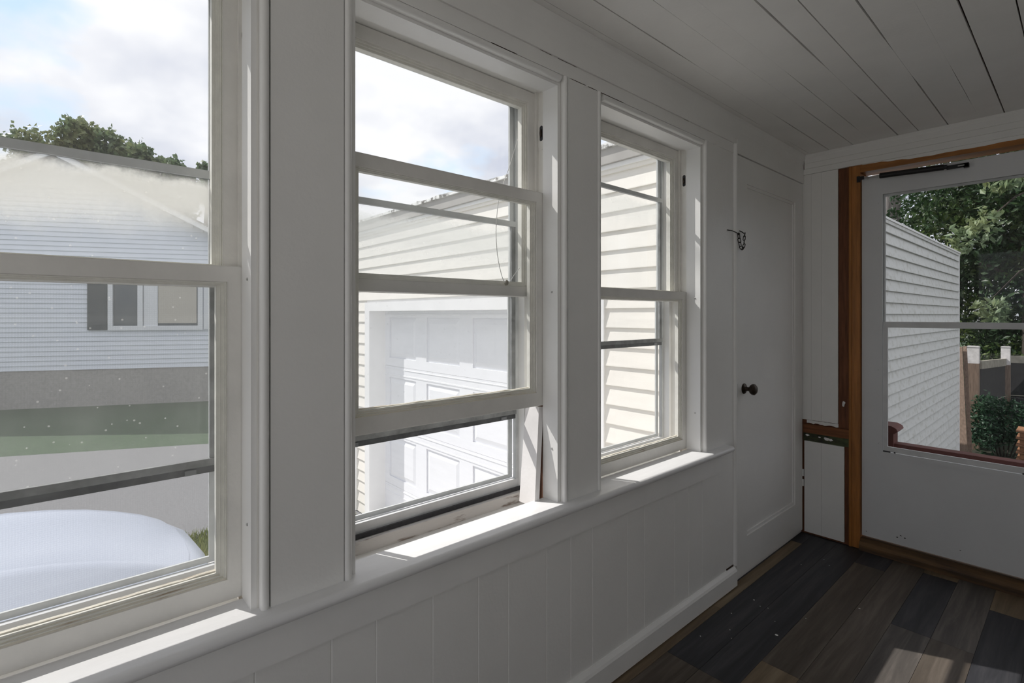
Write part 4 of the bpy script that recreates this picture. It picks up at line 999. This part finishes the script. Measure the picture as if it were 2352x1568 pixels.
bm = bmesh.new(); prism(bm, [(SL, 0.05), (SR, 0.05), (SR, EV), (SP, PK), (SL, EV)], 0.001, 0.3, axis='y', T=TN); obj('gable_wall', bm, M['siding_n'], nh)
for sgn in (1, -1):
    bm = bmesh.new(); s1 = SP + sgn * 4.35; z1 = PK - (PK - EV) * 4.35 / 4.1
    prism(bm, [(SP, PK - 0.05), (s1, z1 - 0.05), (s1, z1 + 0.08), (SP, PK + 0.08)], -0.36, -0.32, axis='y', T=TN); obj('rake_board', bm, M['frame_n'], nh)
    bm = bmesh.new(); prism(bm, [(SP, PK + 0.08), (s1, z1 + 0.08), (s1, z1 + 0.11), (SP, PK + 0.11)], -0.40, 7.0, axis='y', T=TN); obj('roof_slope', bm, M['roofing'], nh)
for sx in (SL, SR):
    box('corner_board', (sx - 0.04 if sx < 0 else sx - 0.08, sx + 0.08 if sx < 0 else sx + 0.04, -0.025, 0.05, 0.06, EV), M['frame_n'], nh, T=TN)
box('side_wall', (SL + 0.02, SL + 0.2, 0.2, 7.0, GZ, EV), M['siding_n'], nh, T=TN)
box('side_wall', (SR - 0.2, SR - 0.02, 0.2, 7.0, GZ, EV), M['siding_n'], nh, T=TN)
sh = box('shutter', (-0.387, -0.02, -0.055, -0.014, 0.96, 2.22), M['shutter'], nh, T=TN)
for k in range(16): box('slat', (-0.355, -0.05, -0.062, -0.052, 1.0 + k * 0.075, 1.045 + k * 0.075), M['shutter'], sh, T=TN)
def nwin(x0, x1, z0, z1, m):
    pass
g = grid_wall([0.0, 0.10, 0.575, 0.68, 1.79, 1.89], [0.955, 1.05, 2.15, 2.24], lambda x, z: not ((0.10 < x < 0.575 or 0.68 < x < 1.79) and 1.05 < z < 2.15), -0.07, -0.012, axis='y')
bmesh.ops.transform(g, matrix=TN, verts=g.verts)
fw = obj('window_frame', g, M['frame_n'], nh, bevel=0.006, bseg=1)
box('pane', (0.10, 0.575, -0.035, -0.025, 1.05, 2.15), M['dark_glass'], fw, T=TN)
box('pane', (0.68, 1.79, -0.035, -0.025, 1.05, 2.15), M['dark_glass'], fw, T=TN)
box('blind', (0.98, 1.76, -0.041, -0.0365, 1.11, 2.15), M['blind'], fw, T=TN)
box('curtain', (0.69, 0.97, -0.041, -0.0365, 1.05, 2.15), M['frame_n'], fw, T=TN)
box('side_shutter', (1.91, 2.28, -0.055, -0.014, 0.96, 2.22), M['frame_n'], nh, T=TN)

# ------------------------------------------------------------------ silver car on the driveway (front towards the garage)
CX, CYF = -2.20, 0.66
ca = thing('car', (CX, CYF - 2.1, GZ + 0.02), 'silver car parked under the windows, its hood showing in the left window', 'car')
GC = GZ + 0.02
def fy(x):  # plan shape of the nose: how far the front edge falls back at lateral offset x
    return -0.62 * abs(x / 0.86) ** 3.0
def body_section(s):
    """half profile (lateral offset, height above ground) at distance s behind the nose"""
    t = min(s / 1.15, 1.0)
    h = 0.705 + 0.28 * (1 - (1 - t) ** 2.4)              # hood height on the centre line
    w = 0.86
    sh = h - 0.16
    return [(w - 0.05, 0.22), (w, 0.42), (w - 0.005, sh - 0.10), (w - 0.03, sh - 0.01), (w - 0.09, sh + 0.045), (w - 0.16, h - 0.088), (0.645, h - 0.086), (0.60, h - 0.080), (0.50, h - 0.030), (0.41, h - 0.006), (0.24, h - 0.002), (0.0, h)], h
def car_point(off, z, s): return Vector((CX + off, CYF - s + fy(off) * max(0.0, 1 - s / 1.35), GC + z))
stn = [0.0, 0.03, 0.08, 0.16, 0.28, 0.44, 0.62, 0.82, 1.02, 1.2]
bm = bmesh.new(); rows = []
for s in stn:
    half, h = body_section(s)
    if s == 0: half = [(a * 0.97, 0.22 + (b - 0.22) * 0.72) for a, b in half]
    if s == 0.03: half = [(a * 0.99, 0.22 + (b - 0.22) * 0.90) for a, b in half]
    full = [(a, b) for a, b in half] + [(-a, b) for a, b in half[-2::-1]]
    rows.append([bm.verts.new(car_point(a, b, s)) for a, b in full])
for i in range(len(rows) - 1):
    for k in range(len(rows[0]) - 1): bm.faces.new((rows[i][k], rows[i][k + 1], rows[i + 1][k + 1], rows[i + 1][k]))
bm.faces.new(rows[0]); bm.faces.new(rows[-1][::-1])
for i in range(len(rows) - 1): bm.faces.new((rows[i][0], rows[i + 1][0], rows[i + 1][-1], rows[i][-1]))
bd = obj('front_body', bm, M['car'], ca, smooth=True)
# hood lid lying in the front body with an open seam all round
bm = bmesh.new(); hr = []
hs = [0.13, 0.22, 0.34, 0.48, 0.64, 0.82, 1.02, 1.17]
offs = [0.625, 0.60, 0.57, 0.53, 0.49, 0.45, 0.42, 0.38, 0.33, 0.20, 0.0]; offs = offs + [-o for o in offs[-2::-1]]
def hood_z(o, s):
    half, h = body_section(s); a = abs(o); P = half[::-1]
    for (x0, z0), (x1, z1) in zip(P, P[1:]):
        if x0 <= a <= x1: return z0 + (z1 - z0) * (a - x0) / max(1e-6, x1 - x0)
    return h
for s in hs:
    row = []
    for o in offs:
        z = hood_z(o, s) + 0.012 + 0.016 * math.exp(-((abs(o) - 0.42) / 0.05) ** 2) - (0.008 if abs(o) > 0.61 else 0) - (0.008 if s in (0.13, 1.17) else 0)
        row.append(bm.verts.new(car_point(o, z, s)))
    hr.append(row)
for i in range(len(hr) - 1):
    for k in range(len(offs) - 1): bm.faces.new((hr[i][k], hr[i][k + 1], hr[i + 1][k + 1], hr[i + 1][k]))
ex = bmesh.ops.extrude_face_region(bm, geom=bm.faces[:]); bmesh.ops.translate(bm, vec=(0, 0, -0.014), verts=[v for v in ex['geom'] if isinstance(v, bmesh.types.BMVert)])
obj('hood', bm, M['car'], ca, smooth=True)
for sgn in (1, -1):     # hood seams
    P = [car_point(sgn * 0.634, hood_z(0.634, s) + 0.003, s) for s in hs]
    bm = bmesh.new(); tube(bm, P, 0.0035, 6); obj('hood_seam', bm, M['car_dark'], ca)
    P = []
    bm = bmesh.new(); T = Matrix.Translation(car_point(sgn * 0.64, 0.60, 0.04)) @ Matrix.Scale(1.0, 4)
    bmesh.ops.create_uvsphere(bm, u_segments=14, v_segments=8, radius=0.12, matrix=T)
    for v in bm.verts: v.co.z = GC + 0.60 + (v.co.z - GC - 0.60) * 0.5; v.co.y = T.translation.y + (v.co.y - T.translation.y) * 0.6
    obj('headlight', bm, M['lens'], ca, smooth=True)
    for yy in (-0.85, -3.35):
        bm = bmesh.new(); T = Matrix.Translation((CX + sgn * 0.77, CYF + yy, GC + 0.31)) @ Matrix.Rotation(math.pi / 2, 4, 'Y')
        lathe(bm, [(0.2, -0.1), (0.295, -0.1), (0.31, -0.07), (0.31, 0.07), (0.295, 0.1), (0.2, 0.1)], T, 28); w_ = obj('wheel', bm, M['tyre'], ca, smooth=True)
        bm = bmesh.new(); lathe(bm, [(0.19, -0.102), (0.19, 0.102)], T, 20); obj('rim', bm, M['steel'], w_)
# grille, cabin, rear body
bm = bmesh.new(); bx(bm, CX - 0.42, CX + 0.42, CYF - 0.10, CYF + 0.012, GC + 0.36, GC + 0.50); obj('grille', bm, M['car_dark'], ca, bevel=0.02)
bm = bmesh.new(); prism(bm, [(CYF - 1.19, GC + 0.22), (CYF - 1.19, GC + 0.93), (CYF - 1.4, GC + 0.96), (CYF - 3.9, GC + 1.0), (CYF - 4.2, GC + 0.85), (CYF - 4.25, GC + 0.25)], CX - 0.86, CX + 0.86, axis='x'); obj('rear_body', bm, M['car'], ca, bevel=0.05)
bm = bmesh.new(); prism(bm, [(CYF - 1.25, GC + 0.94), (CYF - 2.05, GC + 1.40), (CYF - 3.2, GC + 1.44), (CYF - 3.95, GC + 1.0)], CX - 0.70, CX + 0.70, axis='x'); obj('cabin_glass', bm, M['dark_glass'], ca, bevel=0.05)
bm = bmesh.new(); prism(bm, [(CYF - 2.0, GC + 1.40), (CYF - 2.1, GC + 1.46), (CYF - 3.15, GC + 1.49), (CYF - 3.3, GC + 1.42)], CX - 0.66, CX + 0.66, axis='x'); obj('cabin_roof', bm, M['car'], ca, bevel=0.02)

# ------------------------------------------------------------------ trees
def leaf_cloud(name, blobs, n, size, m, parent, seed, flat=0.5):
    """blobs: (centre, radii). Pointed folded leaves scattered through ellipsoids, denser at the shell."""
    R = np.random.default_rng(seed); V = []; vol = np.array([b[1][0] * b[1][1] * b[1][2] for b in blobs]) ** 0.67; cnt = np.maximum(1, (n * vol / vol.sum())).astype(int)
    for (c, r), k in zip(blobs, cnt):
        d = R.normal(size=(k, 3)); d /= np.linalg.norm(d, axis=1)[:, None]
        rad = R.uniform(0.35, 1.0, k) ** 0.6
        lump = 1 + 0.22 * np.sin(d[:, 0] * 7 + c[0]) * np.sin(d[:, 2] * 6 + c[1]) + 0.15 * np.sin(d[:, 1] * 11)
        P = np.array(c) + d * np.array(r) * (rad * lump)[:, None]
        a = R.normal(size=(k, 3)); a[:, 2] -= 0.3; a /= np.linalg.norm(a, axis=1)[:, None]
        b = np.cross(a, R.normal(size=(k, 3))); b /= np.linalg.norm(b, axis=1)[:, None]
        nn = np.cross(a, b); L = size * R.uniform(0.6, 1.25, k)[:, None]; W = L * flat * 0.5
        V.append(np.stack([P - a * L * .5, P + b * W + nn * W * .25, P + a * L * .5, P - b * W + nn * W * .25], 1))
    V = np.concatenate(V).reshape(-1, 3); F = np.arange(len(V)).reshape(-1, 4)
    return from_arrays(name, V.tolist(), F.tolist(), m, parent)
def trunk(parent, base, top, r0, r1, m='bark', bend=0.3, seed=0):
    R = random.Random(seed); bm = bmesh.new(); P = []
    for k in range(9):
        u = k / 8; P.append(Vector(base).lerp(Vector(top), u) + Vector((math.sin(u * 3 + seed) * bend * u, math.cos(u * 2.3 + seed) * bend * u, 0)))
    tube(bm, P, r0, 12, r1); return obj('trunk', bm, M[m], parent, smooth=True)
# beyond the neighbouring roof
far_trees = [((-29.1, -0.85), 8.5, [((0, 0, 0.1), (0.9, 0.9, 0.75)), ((0.1, 0.75, -0.35), (0.7, 0.6, 0.5)), ((0, 0.1, -1.2), (1.1, 1.2, 0.9))], 'small pale green tree top left of the others beyond the neighbouring roof', 900),
             ((-27.5, 0.95), 8.4, [((0, -0.25, 0.55), (1.0, 0.75, 0.75)), ((0.4, 0.7, 0.1), (1.0, 0.8, 0.8)), ((-0.4, -0.7, -0.2), (0.9, 0.6, 0.6)), ((0.8, 1.4, -0.35), (0.8, 0.6, 0.6)), ((0.2, 0.3, -1.3), (1.6, 1.6, 1.1))], 'tallest tree with some yellow leaves beyond the neighbouring roof', 3000),
             ((-25.9, 2.6), 7.5, [((0, 0, 0.45), (0.8, 0.65, 0.7)), ((0.2, 0.7, -0.05), (0.8, 0.6, 0.6)), ((0, 0.2, -1.1), (1.2, 1.2, 1.0))], 'rounded tree right of the tallest one beyond the neighbouring roof', 1500),
             ((-24.9, 3.85), 7.15, [((0, -0.1, 0.35), (0.6, 0.4, 0.55)), ((0.1, 0.4, -0.1), (0.5, 0.4, 0.5)), ((0, 0.1, -1.0), (0.8, 0.8, 0.8))], 'sparse tree second from the frame beyond the neighbouring roof', 700),
             ((-24.1, 4.75), 7.2, [((0, 0, 0.3), (0.35, 0.28, 0.38)), ((0, 0.05, -0.6), (0.5, 0.4, 0.6))], 'smallest tree top nearest the frame beyond the neighbouring roof', 260)]
for i, ((x, y), h, bl, lab, n) in enumerate(far_trees):
    t = thing('tree', (x, y, GZ), lab, 'tree', 'trees beyond the neighbouring house')
    trunk(t, (x, y, GZ), (x, y, h), 0.22, 0.06, bend=0.15, seed=i)
    c = leaf_cloud('crown', [((x + c[0], y + c[1], h + c[2]), r) for c, r in bl], int(n * 2.6), 0.21, M['leaf_far'], t, 20 + i, 0.8); c['kind'] = 'stuff'
# back yard
t = thing('tree', (-2.62, 17.2, -1.03), 'thick pale dead trunk rising behind the garage roof', 'tree')
bm = bmesh.new(); tube(bm, [(-2.62, 17.2, -1.05), (-2.6, 17.2, 2), (-2.58, 17.15, 5), (-2.5, 17.1, 9)], 0.40, 18, 0.28)
R = random.Random(1)
for v in bm.verts: v.co.x += R.uniform(-0.02, 0.02)
obj('trunk', bm, M['bark_pale'], t, smooth=True)
back = [((0.3, 15.5), 'dark green tree in the middle of the back yard', [((0, 0, 4.4), (2.0, 1.3, 2.0)), ((-1.2, 0.4, 3.2), (1.5, 1.2, 1.5)), ((1.3, 0.3, 2.9), (1.7, 1.2, 1.6)), ((0.2, 0.6, 1.7), (2.0, 1.1, 1.2)), ((0.6, 0.6, 0.3), (2.6, 0.9, 1.3)), ((0, 0, 6.8), (2.2, 1.4, 1.8))], 20000),
        ((2.6, 16.8), 'dark tree at the right of the back yard', [((0, 0, 4.5), (1.9, 1.4, 2.4)), ((-0.5, 0.2, 2.4), (1.8, 1.2, 1.5)), ((1.4, 0, 3.0), (1.8, 1.2, 2.0)), ((0.6, 0.3, 0.4), (2.2, 1.0, 1.5)), ((0, 0, 7.4), (2.2, 1.4, 1.8))], 15000),
        ((-1.5, 19.5), 'yellow-green tree farthest back behind the fence', [((0, 0, 5.5), (2.6, 1.6, 2.6)), ((2.2, 0.5, 3.4), (2.6, 1.5, 2.4)), ((0.5, 0, 1.7), (3.2, 1.3, 1.5)), ((4.6, 1.0, 4.5), (2.6, 1.5, 3.2)), ((2.4, 0.0, 0.3), (4.0, 0.8, 1.6))], 20000)]
for i, ((x, y), lab, bl, n) in enumerate(back):
    t = thing('tree', (x, y, -1.03), lab, 'tree', 'trees of the back yard')
    trunk(t, (x, y, -1.05), (x + 0.25, y, 5.5), 0.17, 0.05, bend=0.25, seed=i + 3)
    bm = bmesh.new(); R = random.Random(i)
    for k in range(7):
        z0 = R.uniform(1.2, 4.0); a = R.uniform(0, 6.28); L = R.uniform(1.0, 1.9)
        tube(bm, [(x, y, z0), (x + math.cos(a) * L * .5, y + math.sin(a) * L * .5, z0 + .5), (x + math.cos(a) * L, y + math.sin(a) * L, z0 + .7)], 0.05, 6, 0.015)
    br = obj('branches', bm, M['bark'], t); br['kind'] = 'stuff'
    c = leaf_cloud('crown', [((x + c[0], y + c[1], c[2]), r) for c, r in bl], int(n * 2.1), 0.14, M['leaf_dark'], t, 40 + i, 0.5); c['kind'] = 'stuff'
t = thing('tree', (0.95, 11.2, -1.03), 'nearer tree with pale drooping leaf sprays over the garage corner', 'tree')
trunk(t, (1.6, 11.6, -1.05), (0.9, 11.2, 4.0), 0.08, 0.03, bend=0.15, seed=9)
bm = bmesh.new()
for P in ([(0.95, 11.2, 3.4), (0.4, 10.9, 3.1), (-0.1, 10.7, 2.55)], [(1.1, 11.3, 2.4), (0.4, 11.6, 2.0), (-0.02, 11.9, 1.5)], [(0.95, 11.2, 3.6), (0.5, 11, 3.7), (0.2, 10.8, 3.45)]): tube(bm, P, 0.022, 6, 0.006)
br = obj('branches', bm, M['bark'], t); br['kind'] = 'stuff'
c = leaf_cloud('crown', [((-0.10, 10.62, 2.52), (0.28, 0.25, 0.22)), ((0.10, 10.65, 2.75), (0.22, 0.2, 0.2)), ((-0.28, 10.5, 2.3), (0.14, 0.2, 0.16)), ((0.02, 11.9, 1.42), (0.26, 0.25, 0.16)), ((0.10, 12.0, 1.25), (0.2, 0.25, 0.16)), ((0.25, 10.8, 3.35), (0.3, 0.25, 0.18)), ((0.55, 10.9, 3.55), (0.4, 0.3, 0.2))], 620, 0.15, M['leaf_light'], t, 77, 0.42); c['kind'] = 'stuff'

# ------------------------------------------------------------------ fence, planks, bush, pallet, stones, deck rail
fe = thing('fence', (0.6, 12.5, -1.03), 'back yard fence of white-topped posts and a dark net under a grey rail', 'fence')
def post(x, y, zt, w, zw, m1='fence_wood'):
    p = box('post', (x - w / 2, x + w / 2, y - w / 2, y + w / 2, -1.05, zt - zw), M[m1], fe)
    box('painted_top', (x - w / 2 - 0.001, x + w / 2 + 0.001, y - w / 2 - 0.001, y + w / 2 + 0.001, zt - zw, zt), M['post_white'], p)
    bm = bmesh.new(); prism(bm, [(x - w / 2 - 0.008, zt), (x + w / 2 + 0.008, zt), (x + w / 2 - 0.005, zt + 0.02), (x - w / 2 + 0.005, zt + 0.02)], y - w / 2 - 0.008, y + w / 2 + 0.008); obj('post_cap', bm, M['post_white'], p)
fd = Vector((1.0, 1.55, 0)).normalized()
p0 = Vector((-0.20, 11.95, 0)); p1 = Vector((0.05, 14.0, 0))
post(p0.x, p0.y, 0.74, 0.16, 0.28); post(p1.x, p1.y, 0.66, 0.13, 0.34); post(1.9, 15.0, 0.62, 0.13, 0.3)
def strip(nm, a, b, z0a, z1a, z0b, z1b, th, m):
    bm = bmesh.new(); a = Vector(a); b = Vector(b); d = (b - a).normalized(); n = Vector((-d.y, d.x, 0)) * th / 2
    vs = [bm.verts.new(Vector((p.x, p.y, 0)) + s * n + Vector((0, 0, z))) for p, zz in ((a, (z0a, z1a)), (b, (z0b, z1b))) for s in (-1, 1) for z in zz]
    for f in ((0, 1, 3, 2), (4, 6, 7, 5), (0, 4, 5, 1), (2, 3, 7, 6), (0, 2, 6, 4), (1, 5, 7, 3)): bm.faces.new([vs[i] for i in f])
    return obj(nm, bm, m, fe)
pts_f = [p0 + Vector((0.08, 0.06, 0)), p1 + Vector((0.0, 0.05, 0)), Vector((1.9, 15.1, 0)), Vector((5.0, 16.0, 0))]
for a, b in zip(pts_f, pts_f[1:]):
    strip('top_rail', a, b, 0.36, 0.50, 0.30, 0.44, 0.05, M['fence_grey'])
    strip('net', a, b, -1.03, 0.36, -1.03, 0.30, 0.012, M['dark_mesh'])
    strip('wire', a - Vector((0, 0.06, 0)), b - Vector((0, 0.06, 0)), -0.285, -0.272, -0.30, -0.287, 0.012, M['fence_grey'])
for i, (xb, yb, xt, yt, zt, w, lab) in enumerate(((-0.20, 10.7, -0.36, 11.45, 0.76, 0.15, 'broad brown plank leaning against the post by the garage corner'), (-0.10, 10.75, -0.265, 11.55, 0.77, 0.05, 'thin brown lath leaning beside the broad plank'))):
    bm = bmesh.new(); f = [(xb - w / 2, yb, -1.03), (xb + w / 2, yb, -1.03), (xt + w / 2, yt, zt), (xt - w / 2, yt, zt)]
    A = [bm.verts.new(p) for p in f]; B = [bm.verts.new((p[0], p[1] + 0.03, p[2])) for p in f]
    bm.faces.new(A); bm.faces.new(B[::-1])
    for k in range(4): bm.faces.new((A[k], A[(k + 1) % 4], B[(k + 1) % 4], B[k]))
    tag(obj('leaning_plank', bm, M['fence_wood']), lab, 'plank')
t = thing('bush', (0.15, 11.4, -1.03), 'dark green bush growing in front of the net fence', 'bush')
c = leaf_cloud('foliage', [((0.12, 11.66, -0.50), (0.42, 0.30, 0.42)), ((0.42, 11.75, -0.44), (0.42, 0.3, 0.35)), ((-0.02, 11.6, -0.72), (0.22, 0.25, 0.28)), ((0.06, 11.66, -0.2), (0.28, 0.25, 0.18))], 2600, 0.085, M['leaf_bush'], t, 5, 0.4); c['kind'] = 'stuff'
bm = bmesh.new()
for k in range(6): tube(bm, [(0.15 + 0.03 * k, 11.66, -1.05), (0.0 + 0.1 * k, 11.7, -0.6)], 0.014, 6, 0.006)
o = obj('stems', bm, M['bark'], t); o['kind'] = 'stuff'
t = thing('pallet_stack', (0.75, 10.85, -1.03), 'stack of orange-brown pallet boards at the right edge of the door glass', 'pallet')
for r in range(6):
    z0 = -1.03 + r * 0.105
    for q in range(3): box('bearer', (0.46 + q * 0.36, 0.55 + q * 0.36, 10.62, 11.05, z0, z0 + 0.075), M['pallet'], t)
    for q in range(4): box('slat', (0.42, 1.38, 10.60 + q * 0.115, 10.69 + q * 0.115, z0 + 0.077, z0 + 0.099), M['pallet'], t)
for i, (x, y, w, d, h, rot, lab) in enumerate(((0.05, 10.66, 0.22, 0.14, 0.09, 0.5, 'mossy grey stone left of the pale block on the back yard ground'), (0.24, 10.92, 0.24, 0.13, 0.10, 0.35, 'pale rectangular stone block lying near the pallet boards'), (0.02, 11.22, 0.1, 0.08, 0.06, 0.2, 'small white stone under the bush'))):
    bm = bmesh.new(); T = Matrix.Translation((x, y, -1.03)) @ Matrix.Rotation(rot, 4, 'Z'); bx(bm, -w / 2, w / 2, -d / 2, d / 2, -0.01, h, T=T)
    R = random.Random(i)
    bmesh.ops.subdivide_edges(bm, edges=bm.edges[:], cuts=2, use_grid_fill=True)
    for v in bm.verts: v.co += Vector((R.uniform(-1, 1), R.uniform(-1, 1), R.uniform(-1, 1))) * 0.008
    tag(obj('stone', bm, M['stone']), lab, 'stone')
rl = thing('deck_railing', (0.28, 4.03, -0.9), 'dark red railing with a capped newel just outside the storm door', 'railing')
nw = box('newel', (0.19, 0.305, 4.0, 4.115, -0.95, 0.545), M['deck_red'], rl, bevel=0.004)
bm = bmesh.new(); prism(bm, [(0.178, 0.545), (0.317, 0.545), (0.332, 0.562), (0.326, 0.578), (0.30, 0.592), (0.195, 0.592), (0.169, 0.578), (0.163, 0.562)], 3.975, 4.14); obj('newel_cap', bm, M['deck_red'], nw, bevel=0.004)
bm = bmesh.new(); prism(bm, [(4.02, 0.435), (4.10, 0.435), (4.11, 0.455), (4.10, 0.475), (4.02, 0.475), (4.01, 0.455)], 0.306, 1.9, axis='x'); obj('top_rail', bm, M['deck_red'], rl)
for k in range(10): box('baluster', (0.42 + k * 0.14, 0.455 + k * 0.14, 4.04, 4.075, -0.1, 0.436), M['deck_red'], rl)
box('deck_floor', (0.0, 1.9, YF + 0.16, 4.15, -0.16, -0.10), M['deck_red'], rl)
for p in (0.03, 1.8): box('deck_leg', (p, p + 0.09, 3.9, 3.99, -1.05, -0.16), M['deck_red'], rl)
